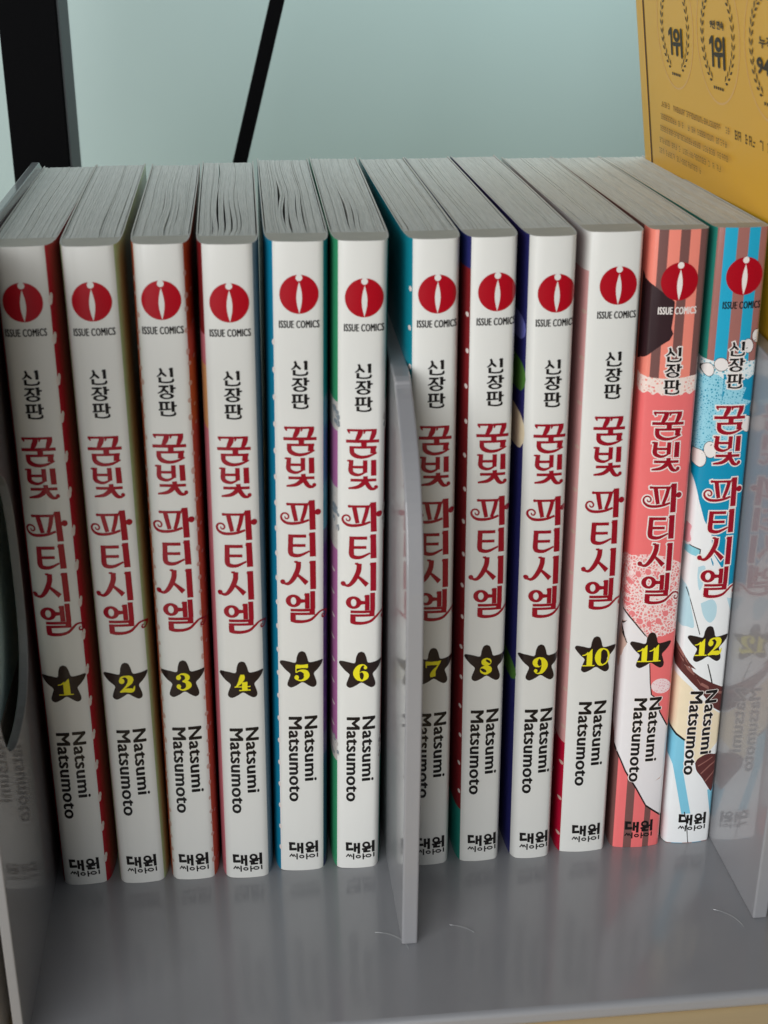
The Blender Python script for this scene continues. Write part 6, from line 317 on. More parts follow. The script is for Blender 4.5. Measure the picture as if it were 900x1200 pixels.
def stroke(nodes):
    P = spline(nodes)
    out = []
    for i, p in enumerate(P):
        a = P[max(i - 1, 0)]; b = P[min(i + 1, len(P) - 1)]
        dx, dy = b[0] - a[0], b[1] - a[1]
        l = math.hypot(dx, dy) or 1
        nx, ny = -dy / l, dx / l
        out.append((p[0] + nx * p[2] / 2, p[1] + ny * p[2] / 2, p[0] - nx * p[2] / 2, p[1] - ny * p[2] / 2))
    return out

def ell(cx, cy, rx, ry, w, n=28):
    return [(cx + (rx + w / 2) * math.cos(t), cy + (ry + w / 2) * math.sin(t), cx + (rx - w / 2) * math.cos(t), cy + (ry - w / 2) * math.sin(t)) for t in [2 * math.pi * k / n for k in range(n + 1)]]

def blob(cx, cy, r, n=8):
    return [(cx - r * math.sin(t), cy + r * math.cos(t), cx + r * math.sin(t), cy + r * math.cos(t)) for t in [.03 + (math.pi - .06) * k / n for k in range(n + 1)]]

SIX = [stroke([(.8, .93, .06), (.6, 1.0, .08), (.36, .86, .26), (.21, .5, .40), (.34, .15, .26), (.55, .02, .07)]),
       stroke([(.42, .50, .03), (.58, .57, .07), (.80, .43, .27), (.82, .22, .30), (.62, .02, .10), (.48, .0, .05)]), blob(.78, .82, .11)]
DIG = {
    '1': [[(.40, .0, .80, .0), (.40, .4, .80, .4), (.40, .66, .79, .66), (.52, .78, .78, .8), (.68, .94, .77, 1.0)], stroke([(.08, .62, .05), (.28, .66, .07), (.5, .78, .12)]), stroke([(.1, .02, .06), (.98, .02, .06)])],
    '2': [blob(.22, .70, .17), stroke([(.10, .72, .05), (.2, .9, .12), (.45, .98, .10), (.74, .84, .34), (.72, .62, .30), (.5, .38, .14), (.26, .18, .08), (.08, .02, .06)]), stroke([(.1, .04, .10), (.4, .12, .22), (.75, .1, .26), (.9, .14, .16), (.98, .36, .05)])],
    '3': [blob(.2, .77, .15), stroke([(.16, .86, .06), (.38, .98, .09), (.62, .93, .18), (.74, .76, .30), (.64, .6, .18), (.42, .53, .06)]), stroke([(.42, .53, .06), (.66, .48, .20), (.80, .28, .36), (.66, .08, .18), (.4, .0, .09), (.16, .12, .08)]), blob(.19, .22, .14)],
    '4': [stroke([(.52, 1.0, .22), (.5, .8, .34), (.34, .5, .22), (.16, .3, .08), (.04, .22, .05)]), stroke([(.03, .25, .06), (1.0, .25, .06)]), [(.48, .02, .82, .02), (.48, .3, .82, .3), (.48, .52, .82, .56)], stroke([(.3, .03, .07), (1.0, .03, .07)])],
    '5': [[(.14, .74, .14, 1.0), (.5, .78, .5, .97), (.88, .76, .88, 1.0)], stroke([(.14, .95, .06), (.14, .5, .06)]), stroke([(.14, .5, .05), (.4, .62, .10), (.72, .52, .28), (.80, .28, .36), (.66, .07, .18), (.4, .0, .08), (.12, .1, .08)]), blob(.18, .2, .14)],
    '6': SIX,
    '7': [[(.06, .74, .02, 1.0), (.4, .76, .4, .97), (.8, .74, .8, .98), (.96, .9, 1.0, 1.0)], stroke([(.04, .95, .06), (.06, .6, .06)]), stroke([(.93, .9, .07), (.74, .62, .10), (.56, .4, .22), (.48, .16, .36), (.5, .02, .30)])],
    '8': [blob(.52, .76, .25, 14), blob(.5, .26, .30, 14), blob(.36, .26, .24, 12), blob(.64, .26, .24, 12), blob(.42, .76, .22, 12), blob(.62, .76, .22, 12)],
    '0': [stroke([(.55, .99, .07), (.3, .86, .24), (.2, .5, .40), (.3, .14, .24), (.55, .01, .07)]), stroke([(.52, .99, .06), (.8, .84, .10), (.92, .5, .13), (.8, .16, .10), (.52, .01, .06)])],
}
DIG['9'] = [[(1 - a, 1 - b, 1 - c, 1 - d) for a, b, c, d in st] for st in SIX]

# ------------------------------------------------------------------ the setting
wall_m = mat('wall_paint', (0.395, 0.505, 0.49), rough=0.4, noise=0.10, noise_scale=5, bump=0.1, bump_scale=40)
bm = bmesh.new(); box(bm, -900, 900, 400, 412, -5.2, 900)
tag(new_obj('back_wall', bm, [wall_m]), None, None, kind='structure')
wood_m = mat('pale_wood', (0.78, 0.58, 0.31), rough=0.45, noise=0.14, noise_scale=14, stretch=(1, 9, 1), bump=0.15, bump_scale=60)
bm = bmesh.new(); box(bm, -900, 900, -420, 399.7, -25, -5.2)
tag(bevel(new_obj('tabletop', bm, [wood_m]), 1), 'pale yellowish wooden tabletop under the grey book stand', 'tabletop', kind='structure')

# ------------------------------------------------------------------ black post and slanted bar behind the books
black_m = mat('black_paint', (0.002, 0.002, 0.0025), rough=0.6, spec=0.04, noise=0.2, noise_scale=30)
grey_m = mat('grey_paint', (0.07, 0.075, 0.08), rough=0.6, spec=0.2, noise=0.1, noise_scale=40)
post = empty('black_post', Matrix.Translation(Vector((-1.3, 217, -5.2)) * MM))
bm = bmesh.new(); box(bm, -10.7, 10.2, -17, 17, 0, 700)
bevel(new_obj('post_shaft', bm, [black_m], post), 0.5)
bm = bmesh.new(); box(bm, 10.21, 10.9, -16, 17, 0, 700)
bevel(new_obj('edge_strip', bm, [grey_m], post), 0.2)
tag(post, 'thick upright black post with a grey side strip behind the first book', 'post')
bm = bmesh.new()
for dx, dy in ((0, 0),):
    a = [bm.verts.new((x * MM, y * MM, -5.2 * MM)) for x, y in ((21, 248), (27, 248), (27, 250.5), (21, 250.5))]
    b = [bm.verts.new((x * MM, y * MM, 420 * MM)) for x, y in ((139, 248), (145, 248), (145, 250.5), (139, 250.5))]
    bm.faces.new(a); bm.faces.new(b[::-1])
    for i in range(4): bm.faces.new((a[i], b[i], b[(i + 1) % 4], a[(i + 1) % 4]))
    bmesh.ops.recalc_face_normals(bm, faces=bm.faces[:])
tag(bevel(new_obj('slanted_bar', bm, [black_m]), 0.5), 'thin black bar slanting up to the right against the teal wall behind the books', 'bar')

# ------------------------------------------------------------------ pale carton standing against the outside of the stand
carton = empty('carton', Matrix.Translation(Vector((-24, 0, -5.15)) * MM))
tag(carton, 'teal, beige and dark grey carton standing outside the left wall of the stand', 'carton')
card_b = mat('carton_beige', (0.46, 0.41, 0.35), rough=0.6, noise=0.06, noise_scale=60)
card_t = mat('carton_teal', (0.55, 0.74, 0.72), rough=0.5, noise=0.06, noise_scale=60)
card_k = mat('carton_black', (0.10, 0.105, 0.11), rough=0.5)
bm = bmesh.new(); box(bm, -26, 26, -61, 62, 0, 70)
bevel(new_obj('lower_panel', bm, [card_b], carton), .8)
bm = bmesh.new(); box(bm, -26, 26, -61, 62, 70.02, 120)
bevel(new_obj('middle_panel', bm, [card_t], carton), .3)
bm = bmesh.new(); box(bm, -26, 26, -61, 62, 120.02, 182)
bevel(new_obj('upper_panel', bm, [card_k], carton), .8)

# ------------------------------------------------------------------ grey plastic stand
def plastic(name, c, rough, coat, cr=0.06):
    return mat(name, c, rough=rough, coat=coat, coat_rough=cr, noise=0.05, noise_scale=25, bump=0.03, bump_scale=90)
pl_wall = plastic('smoke_plastic_upright', (0.37, 0.37, 0.385), 0.4, 0.65)
bsdf = pl_wall.node_tree.nodes['Principled BSDF']; bsdf.inputs['Transmission Weight'].default_value = 0.22
pl_base = plastic('smoke_plastic_base', (0.295, 0.30, 0.315), 0.36, 0.9, 0.17)
nt = pl_base.node_tree
nz = nt.nodes.new('ShaderNodeTexNoise'); nz.inputs['Scale'].default_value = 22; nz.inputs['Detail'].default_value = 8; nz.inputs['Roughness'].default_value = .7
tcn = nt.nodes.new('ShaderNodeTexCoord'); nt.links.new(tcn.outputs['Object'], nz.inputs['Vector'])
mr = nt.nodes.new('ShaderNodeMapRange'); mr.inputs[1].default_value = .3; mr.inputs[2].default_value = .7; mr.inputs[3].default_value = .06; mr.inputs[4].default_value = .22
nt.links.new(nz.outputs['Fac'], mr.inputs[0]); nt.links.new(mr.outputs[0], nt.nodes['Principled BSDF'].inputs['Coat Roughness'])
stand = empty('book_stand', Matrix.Translation(Vector((110, 30, -5.1)) * MM))
stand_inv = Matrix.Translation(Vector((-110, -30, 5.1)) * MM)
tag(stand, 'smoky grey plastic book stand with upright dividers holding the comics', 'book stand')
def stand_part(name, bm, m, bw=0.6, parent=None):
    bm.transform(stand_inv)
    return bevel(new_obj(name, bm, [m], parent or stand), bw, 3)
bm = bmesh.new(); box(bm, 4.5, 330, -64.5, 128, -5.1, -0.05)
base = stand_part('base', bm, pl_base, 1.6)
smooth(base, 50)
def arc_mark(cx, cy, rr, a0, a1):
    bm = bmesh.new(); n = 12; prev = None
    for k in range(n + 1):
        t = R(a0 + (a1 - a0) * k / n); hw = 0.32 * math.sin(math.pi * (k + .35) / (n + .7))
        ring = [bm.verts.new(((cx + (rr + d) * math.cos(t)) * MM, (cy + (rr + d) * math.sin(t)) * MM, z * MM)) for d, z in ((-hw, -.08), (0, .05), (hw, -.08))]
        if prev:
            for i in range(2): bm.faces.new((prev[i], ring[i], ring[i + 1], prev[i + 1]))
        prev = ring
    bmesh.ops.recalc_face_normals(bm, faces=bm.faces[:])
    bm.transform(stand_inv)
    smooth(new_obj('mould_mark', bm, [M_mark], base), 80)
M_mark = plastic('smoke_plastic_mark', (0.40, 0.41, 0.42), 0.3, 0.8)
for a in ((99.3, -38.5, 9, 5, 88), (119.5, -38.0, 9.5, 35, 82), (193.5, -39.0, 9.3, 2, 70)): arc_mark(*a)

# side wall with rounded hole; out-of-view front raised full height to shade the books
outer = spline([(125, 2), (126, 60), (126, 150), (125, 184), (119, 190.5)], 4) + [(36, 190.5), (-50, 190.5)] + spline([(-56, 190), (-63, 184), (-64.4, 176)], 4) + [(-64.4, -0.04), (125, -0.04)]
hole = [(-22 + 26.5 * math.copysign(abs(math.cos(t)) ** .8, math.cos(t)), 101 + 34 * math.copysign(abs(math.sin(t)) ** .72, math.sin(t))) for t in [2 * math.pi * k / 40 for k in range(40)]]
bm = bmesh.new()
def loop_edges(pts, x):
    vs = [bm.verts.new((x * MM, y * MM, z * MM)) for y, z in pts]
    return vs, [bm.edges.new((vs[i], vs[(i + 1) % len(vs)])) for i in range(len(vs))]
sides = []
for x in (6.0, 8.5):
    vo, eo = loop_edges(outer, x); vh, eh = loop_edges(hole, x)
    bmesh.ops.triangle_fill(bm, use_beauty=True, use_dissolve=False, edges=eo + eh)
    sides.append((vo, vh))
for q in (0, 1):
    A, B = sides[0][q], sides[1][q]
    for i in range(len(A)):
        j = (i + 1) % len(A)
        bm.faces.new((A[i], A[j], B[j], B[i]))
bmesh.ops.recalc_face_normals(bm, faces=bm.faces[:])
stand_part('side_wall', bm, plastic('smoke_plastic_dark', (0.22, 0.22, 0.225), 0.45, 0.8), 0.5)
def divider(x0, x1, shear):
    prof = [(125, 0.0), (125, 150)] + spline([(122, 158), (110, 162), (60, 160), (0, 155.3), (-9, 152), (-15, 148), (-24, 140.5), (-30, 132.5), (-34.5, 122), (-37, 108), (-37.6, 92)], 4) + [(-37.4, 60), (-35.6, 0.0)]
    bm = bmesh.new(); prism(bm, prof, x0, x1, shear)
    return stand_part('divider', bm, pl_wall, 0.55)
divider(106.5, 110.9, 0.008)
divider(206.4, 210.6, 0.002)

# ------------------------------------------------------------------ yellow book leaning on the last comic
T = R(7.5)
FH = 188.5 / math.cos(T)
foot = Vector((207.4 + 188.5 * math.tan(T), 0, 0.03))
ym = Matrix.Translation(foot * MM) @ Matrix.Rotation(-T, 4, 'Y')
ybook = empty('yellow_book', ym)
tag(ybook, 'tall mustard yellow book with laurel medals leaning beside the last comic', 'book')
yel = mat('mustard_cover', (0.80, 0.42, 0.02), rough=0.4, coat=0.3, coat_rough=0.25, noise=0.06, noise_scale=20, bump=0.05, bump_scale=120)
def yface(u, h): return (0.0, u, h)
bm = bmesh.new()
# cover: near board, rounded spine at the back, far board
prof = [(0, 1.5)] + [(0, 115.2), (0.5, 116.0), (0.5, 117.0), (0, 117.8)] + [(0, 124)] + [(4 - 4 * math.cos(R(a)), 124 + 5 * math.sin(R(a))) for a in (20, 45, 70, 90)] + [(34 + 4 * math.sin(R(a)), 124 + 5 * math.cos(R(a))) for a in (10, 45, 80)] + [(38, 1.5)]
inner = [(36, 1.5), (36, 124), (34, 127), (4, 127), (2, 124), (2, 1.5)]
ring = prof + inner
va = [bm.verts.new((x * MM, y * MM, 0)) for x, y in ring]; vb = [bm.verts.new((x * MM, y * MM, 262 * MM)) for x, y in ring]
n = len(ring)
for i in range(n): bm.faces.new((va[i], va[(i + 1) % n], vb[(i + 1) % n], vb[i]))
bm.faces.new(va); bm.faces.new(vb[::-1])
bmesh.ops.recalc_face_normals(bm, faces=bm.faces[:])
ycov = bevel(new_obj('cover', bm, [yel], ybook), 0.3)
bm = bmesh.new(); box(bm, 2.1, 35.9, 5, 126, 2, 258)
new_obj('page_block', bm, [M['paper']], ybook)
yink = mat('medal_ink', S((52, 38, 22)), rough=0.5)
ypale = mat('medal_ring_ink', S((226, 178, 112)), rough=0.5)
yfaint = mat('small_print_ink', S((148, 106, 34)), rough=0.5)
crease = mat('crease_brown', S((84, 52, 30)), rough=0.6)
def yprint(name, polys, m):
    bm = bmesh.new(); x = -0.06
    for vs, fs in polys:
        bv = [bm.verts.new((x * MM, u * MM, h * MM)) for u, h in vs]
        for f in fs:
            try: fc = bm.faces.new([bv[i] for i in f])
            except ValueError: continue
            fc.normal_update()
            if fc.normal.x > 0: fc.normal_flip()
        x -= 0.003
    return new_obj(name, bm, [m], ycov)
def ytext(body, y_left, y_right, h0, h1, off=0.02):
    vs, fs = text_mesh(body, 0)
    return ([(y_left + (y_right - y_left) * a, h0 + (h1 - h0) * b) for a, b in vs], fs)
def yquads(st): return ([q for r_ in st for q in ((r_[0], r_[1]), (r_[2], r_[3]))], [(2 * i, 2 * i + 1, 2 * i + 3, 2 * i + 2) for i in range(len(st) - 1)])
def medal(cy, texts):
    P = []
    ch = 233.6
    for sgn in (-1, 1):
        for k in range(13):
            t = R(-62 + 128 * k / 12)
            for dr, tilt in ((-0.75, 28), (0.75, -28)):
                rr = 12.9 + dr
                px, py = cy + sgn * rr * math.cos(t), ch + rr * math.sin(t)
                ang = t + R(90) + R(tilt) * 1.0
                ca, sa = math.cos(ang), math.sin(ang)
                L, W = 1.25, 0.42
                pts = [(L, 0), (0.2, W), (-L, 0), (0.2, -W)]
                P.append(([(px + sgn * (a * ca - b * sa), py + a * sa + b * ca) for a, b in pts], [(0, 1, 2, 3)]))
    for k in range(5):
        P.append(([(cy + 3.6 - k * 1.8 + a, 219.8 + b) for a, b in ((-.5, -.4), (.5, -.4), (.5, .4), (-.5, .4))], [(0, 1, 2, 3)]))
    P += texts
    o = yprint('laurel_medal', P, yink)
    st = [(cy + rr0 * math.cos(t), ch + rr0 * math.sin(t), cy + (rr0 - .55) * math.cos(t), ch + (rr0 - .55) * math.sin(t)) for rr0 in (18.2,) for t in [R(-90 + 360 * k / 60) for k in range(61)]]
    yprint('medal_ring', [yquads(st)], ypale)
def bold(body, yl, yr, h0, h1, d):
    return [ytext(body, yl + dx, yr + dx, h0 + dh, h1 + dh) for dx, dh in ((-d, 0), (0, d * .6), (d, 0), (0, -d * .6))]
def one(y, h0, h1):
    return [([(y - 2.0, h0), (y - 3.6, h0), (y - 3.6, h1), (y - 2.2, h1), (y, h1 - 1.3), (y, h1 - 2.7), (y - 2.0, h1 - 1.9)], [(0, 1, 2, 6), (2, 3, 4, 6), (4, 5, 6)])]
medal(83.5, one(89.6, 225.2, 233.2) + bold('위', 85.2, 76.4, 225.2, 233.2, .45))
medal(44.2, one(50.9, 225.2, 233.5) + bold('위', 46.6, 38.2, 225.2, 233.5, .45) + bold('9년 연속', 49.6, 38.3, 235.4, 237.6, .12))
medal(4.6, bold('94만', 13.2, -4.0, 226.6, 231.4, .35) + bold('누적', 11.4, 2, 233.2, 236.0, .15))
rng = random.Random(5)
P = []
def fakeline(y0, y1, h, gh):                      # rows of small print too fine to read in the photograph
    y = y0
    while y > y1:
        if rng.random() < .84:
            for (a, b, c, d) in ((0, 0, .55, .16), (0, .8, .5, 1), (.1, 0, .26, 1), (.7, 0, .86, 1), (.2, .42, .8, .56)):
                if rng.random() < .75:
                    P.append(([(y - a * gh, h + b * gh), (y - c * gh, h + b * gh), (y - c * gh, h + d * gh), (y - a * gh, h + d * gh)], [(0, 1, 2, 3)]))
        y -= gh * 1.12
for h, e in ((208.4, 36), (204.6, 38), (201.0, 36), (197.4, 42), (194.2, 60)): fakeline(102, e, h, 1.7)
yprint('small_print', P, yfaint)
P = []
fakeline(32.5, 4, 207.6, 2.5)
yprint('small_print', P, yink)
yprint('crease_line', [([(115.6, 0.5), (115.6, 261.5), (117.2, 261.5), (117.2, 0.5)], [(0, 1, 2, 3)])], crease)  # dark brown strip laid flat over the hinge groove

# ------------------------------------------------------------------ the twelve comics
D = 128.0
H = 188.0
#        cx     yf    w     lean  yaw  skew
PLACE = [(17.7, .93, 13.98, -.3, -.8, .77), (34.1, -.05, 14.3, -.4, -.1, .08), (49.2, -.14, 14.0, 1.6, -.1, .61), (64.8, -1.09, 13.97, 2.6, .86, -.58),
         (80.88, .61, 14.81, 3.76, 1.36, -1.08), (97.26, -.04, 14.13, 3.29, 1.63, -1.53), (118.5, -.9, 13.7, .31, -.1, -.84), (133.9, -.67, 13.8, -.3, .1, -.76),
         (149.85, -1.0, 13.01, -.91, -.2, -1.0), (165.68, .41, 15.18, -.15, 2.8, .77), (182.61, .77, 14.48, -.01, 2.4, 1.28), (198.91, 1.17, 13.91, .22, 2.0, 1.53)]
EDGE = [(-6.5, 5.7), (-6.6, 6.1), (-6.4, 5.8), (-6.3, 6.1), (-6.2, 6.4), (-5.9, 6.45), (-5.6, 6.55), (-5.6, 6.65), (-6.0, 6.3), (-6.6, 7.3), None, None]
INSET = [2.7, 2.7, 2.7, 2.7, 2.6, 2.6, 2.6, 2.6, 2.5, 1.6, .9, 1.0]       # how far the flat of the spine stops short of the width
FLARE = [1.0, .5, .5, .9, .8, .4, .3, .2, .25, .2, .5, .4]  # how far the body swells past it behind the spine
FANL = [0.3, 0.62, -0.08, 0.53, 0.18, -0.0, 0.4, 0.21, 0.28, 1.0, 0.29, 0.34]      # how far the fore edge fans out to either side
FANR = [0.62, -0.08, 0.53, 0.18, -0.0, 0.4, 0.21, 0.28, 1.0, 0.29, 0.34, 0.2]
DEEP = [19, 18, 19, 20, 19, 18, 16, 16, 14, 7, 2.6, 3]
# colours of the cover beside the white spine: (from z, to z, material) on the left and right
SIDE = [([(0, 188, 'red')], [(0, 188, 'red')]),
        ([(0, 188, 'olive')], [(0, 188, 'olive')]),
        ([(0, 188, 'rust')], [(0, 188, 'rust')]),
        ([(0, 118, 'rosy'), (118, 140, 'rosy'), (140, 157, 'peach'), (157, 165, 'rosy'), (165, 188, 'maroon')], [(0, 150, 'silver'), (150, 188, 'silver')]),
        ([(0, 188, 'blue')], [(0, 110, 'navy'), (110, 188, 'blue')]),
        ([(0, 37, 'green'), (37, 44, 'frill'), (44, 104, 'mauve'), (104, 122, 'frill'), (122, 138, 'mauve'), (138, 146, 'frill'), (146, 188, 'green')], [(0, 37, 'mint'), (37, 138, 'maroon'), (138, 146, 'frill'), (146, 188, 'mint')]),
        ([(0, 188, 'teal')], [(0, 188, 'teal')]),
        ([(0, 18, 'mint'), (18, 180, 'maroon'), (180, 188, 'navy')], [(0, 188, 'maroon')]),
        ([(0, 188, 'navy')], [(0, 188, 'maroon')]),
        ([(0, 38, 'crimson'), (38, 178, 'dusty'), (178, 188, 'white')], [(0, 188, 'dusty')]), None, None]
STRIPES = {10: [(-999, -12, 'brown'), (-12, -8.9, 'peachstripe'), (-8.9, -8.9, 'brown'), (-8.9, -5.8, 'peachstripe'), (-5.8, -3.4, 'brown'), (-3.4, -.3, 'peachstripe'), (-.3, 2.2, 'brown'), (2.2, 5.0, 'peachstripe'), (5.0, 999, 'brown')],
           11: [(-999, -6.6, 'mint'), (-6.6, -4.9, 'redbrown'), (-4.9, -1.65, 'skyblue'), (-1.65, 1.4, 'redbrown'), (1.4, 4.4, 'skyblue'), (4.4, 6.6, 'redbrown'), (6.6, 999, 'mint')]}
LOW = {10: [(-999, -9, 'brown'), (-9, -6.95, 'brown'), (-6.95, -4.0, 'salmon'), (-4.0, -1.6, 'brown'), (-1.6, 1.9, 'salmon'), (1.9, 3.8, 'brown'), (3.8, 999, 'salmon')]}

def make_cover(i, root):
    sp = Spine(i); w = sp.w; th = 0.36
    names = []
    def mi(nm):
        if nm not in names: names.append(nm)
        return names.index(nm)
    xs = set([-sp.body - (D - sp.ry), sp.body + (D - sp.ry)] + [sg * (sp.body + d) for sg in (-1, 1) for d in (2, 5, 9, 14, 20, 28, 40, 55, 70, 90)] + [sp.a * k / 3 for k in (-3, 3)])
    xs |= set(sp.cuts())
    zs = {0.0, H}
    if EDGE[i]:
        xs |= set(EDGE[i])
        for side in SIDE[i]:
            for z0, z1, _ in side: zs |= {z0, z1}
    else:
        for t in (STRIPES[i] + LOW.get(i, [])):
            for v in t[:2]:
                if abs(v) < 50: xs.add(v)
        zs |= {60.0}
    xs = sorted(xs); X2 = [xs[0]]
    for v in xs[1:]:
        if v - X2[-1] > 0.02: X2.append(v)
    xs = X2; zs = sorted(zs)
    bm = bmesh.new()
    def pos(x, inner):
        px, py = sp.at(x, -th if inner else 0.0)
        return px, py
    def base_z(z): return z
    O = [[bm.verts.new((pos(x, False)[0] * MM, pos(x, False)[1] * MM, z * MM)) for x in xs] for z in zs]
    I = [[bm.verts.new((pos(x, True)[0] * MM, pos(x, True)[1] * MM, z * MM)) for x in xs] for z in zs]
    nx, nz = len(xs), len(zs)
    def zone(x, z):
        if EDGE[i]:
            bl, br = EDGE[i]
            if bl < x < br: return 'white'
            for z0, z1, m in SIDE[i][0 if x < 0 else 1]:
                if z0 <= z <= z1: return m
        tab = LOW[i] if (i in LOW and z < 60) else STRIPES[i]
        for x0, x1, m in tab:
            if x0 <= x < x1: return m
    for k in range(nz - 1):
        for j in range(nx - 1):
            f = bm.faces.new((O[k][j], O[k][j + 1], O[k + 1][j + 1], O[k + 1][j])); f.material_index = mi(zone((xs[j] + xs[j + 1]) / 2, (zs[k] + zs[k + 1]) / 2))
            f = bm.faces.new((I[k][j + 1], I[k][j], I[k + 1][j], I[k + 1][j + 1])); f.material_index = mi('card')
    for j in range(nx - 1):
        f = bm.faces.new((O[0][j + 1], O[0][j], I[0][j], I[0][j + 1])); f.material_index = mi('card')
        f = bm.faces.new((O[-1][j], O[-1][j + 1], I[-1][j + 1], I[-1][j])); f.material_index = mi('card')
    for k in range(nz - 1):
        f = bm.faces.new((O[k][0], O[k + 1][0], I[k + 1][0], I[k][0])); f.material_index = mi('card')
        f = bm.faces.new((O[k + 1][-1], O[k][-1], I[k][-1], I[k + 1][-1])); f.material_index = mi('card')
    o = new_obj('cover', bm, [M[nm] for nm in names], root)
    return smooth(o, 35), sp

SLITS = {0: [(.35, .3, .3, .25)], 1: [(.62, .25, .3, .5), (.9, .35, .5, .5)], 2: [(.55, .22, .26, .8), (.7, .3, .3, .6), (.42, .42, .3, .4)],
         3: [(.32, .36, .40, 1.1), (.44, .26, .34, 1.0), (.54, .22, .30, .9), (.25, .14, .2, .5), (.7, .25, .4, .5), (.3, .85, .30, .9), (.62, .3, .3, .4)],
         4: [(.30, .52, .22, 1.4), (.38, .32, .24, 1.3), (.44, .17, .2, 1.0), (.68, .24, .40, 1.0), (.58, .34, .3, .6)],
         5: [(.36, .32, .36, 1.2), (.46, .26, .30, .7), (.56, .2, .3, .4)], 6: [(.1, .12, .2, .5)], 7: [(.2, .1, .2, .3)], 8: [(.45, .25, .4, .35)], 9: [(.1, .2, .2, .6)], 10: [(.35, .2, .3, .3)], 11: []}

def make_pages(i, root):
    sp = Spine(i)
    rg = random.Random(100 + i)
    th = 0.40
    bm = bmesh.new()
    G = 11 if i < 10 else 7.0
    n = 58
    ys = [G, G + .8, G + 3, G + 6, 22, 21, 27, 34, 42, 52, 63, 76, 90, 105, 118, D - .6]
    cuts = [k / n for k in range(n + 1)]
    cuts = [c if k in (0, n) else c + rg.uniform(-.25, .25) / n for k, c in enumerate(cuts)]
    amp = [rg.uniform(-.10, .10) for _ in range(4)]
    def xmap(u, y, uc):
        sh = 0.0
        for u0, yc, yl, g in SLITS[i]:
            b = math.exp(-(((y / D) - yc) / (yl * .5)) ** 2) if y > G + .1 else 0
            b *= min(1, max(0, (y - G - .1) / 6))
            sh += (g * b * (1 - u) * .62) if uc > u0 else (-g * b * u * .38 * 1.0)
        wav = .34 * math.sin(y / 13 + i * 2.1) * math.sin(math.pi * u) * min(1, (y - G) / 12) if i in (2, 3, 4, 5) else .22 * math.sin(y / 17 + i * 1.7 + u * 2.5) * math.sin(math.pi * u) * min(1, (y - G) / 12)
        inn = th + .30 * min(1, max(0, (y - G) / 5)) * (1 - .6 * y / D)
        hl, hr = sp.half(y, 0) - inn, sp.half(y, 1) - inn
        return -hl + u * (hl + hr) + sh + wav
    for j in range(n):
        top = H - .16 + rg.uniform(-.10, .05)
        if rg.random() < .10: top -= .22
        back = D - .7 - rg.uniform(0, .5)
        rows = []; uc = (cuts[j] + cuts[j + 1]) / 2
        for y in ys:
            a = xmap(cuts[j], y, uc) + .006; b = xmap(cuts[j + 1], y, uc) - .006
            if b < a + .05: m_ = (a + b) / 2; a, b = m_ - .03, m_ + .03
            yy = min(y, back)
            zt = top + rg.uniform(-.02, .02)
            rows.append([bm.verts.new((x * MM, yy * MM, z * MM)) for x, z in ((a, .5), (a, zt), (b, zt), (b, .5))])
        for p, q in zip(rows, rows[1:]):
            for e in range(4):
                bm.faces.new((p[e], q[e], q[(e + 1) % 4], p[(e + 1) % 4]))
        bm.faces.new(rows[0]); bm.faces.new(rows[-1][::-1])
    # glued strip along the spine
    pr = [sp.at(x, -.37) for x in sorted(set(sp.cuts()))]
    pr = [q for q in pr if q[1] < G - .1]
    hg = sp.half(G) - .37
    g0 = pr + [(hg, G - .05), (-hg, G - .05)]
    va = [bm.verts.new((x * MM, y * MM, .45 * MM)) for x, y in g0]; vb = [bm.verts.new((x * MM, y * MM, (H - .10) * MM)) for x, y in g0]
    f = bm.faces.new(vb); f.material_index = 1
    f = bm.faces.new(va[::-1]); f.material_index = 1
    for k in range(len(g0)):
        f = bm.faces.new((va[k], va[(k + 1) % len(g0)], vb[(k + 1) % len(g0)], vb[k])); f.material_index = 1
    bmesh.ops.recalc_face_normals(bm, faces=bm.faces[:])
    return new_obj('page_block', bm, [M['paper'], M['glue']], root)

def polyset(data, off):
    names = []
    res = []
    for nm, pts in data:
        if nm not in names: names.append(nm)
        res.append(([tuple(p) for p in pts], [tuple(range(len(pts)))], names.index(nm)))
    return res, [M[nm] for nm in names]

LABELS = [
 'comic 1, white spine with crimson cover edge dotted white, leftmost against the stand wall',
 'comic 2, white spine with pale olive green cover edge, between volumes 1 and 3',
 'comic 3, white spine with rust brown cover edges flecked pink along both sides',
 'comic 4, white spine with rosy pink left edge and silvery right edge, wavy page gaps',
 'comic 5, white spine with blue cover edges and white dots, gaps in its pages',
 'comic 6, white spine edged green then mauve with grey frills, left of the middle divider',
 'comic 7, white spine with dotted teal left edge, partly hidden behind the middle divider',
 'comic 8, white spine with dark maroon left edge speckled white, next to the divided seventh',
 'comic 9, white spine with navy, green and violet left edge, slimmest of the white ones',
 'comic 10, white spine with dusty pink dotted left cover turning crimson near the bottom',
 'comic 11, salmon pink and brown striped spine with white sleeve and doily artwork',
 'comic 12, turquoise blue striped spine with white beads and chocolate, beside the right divider']

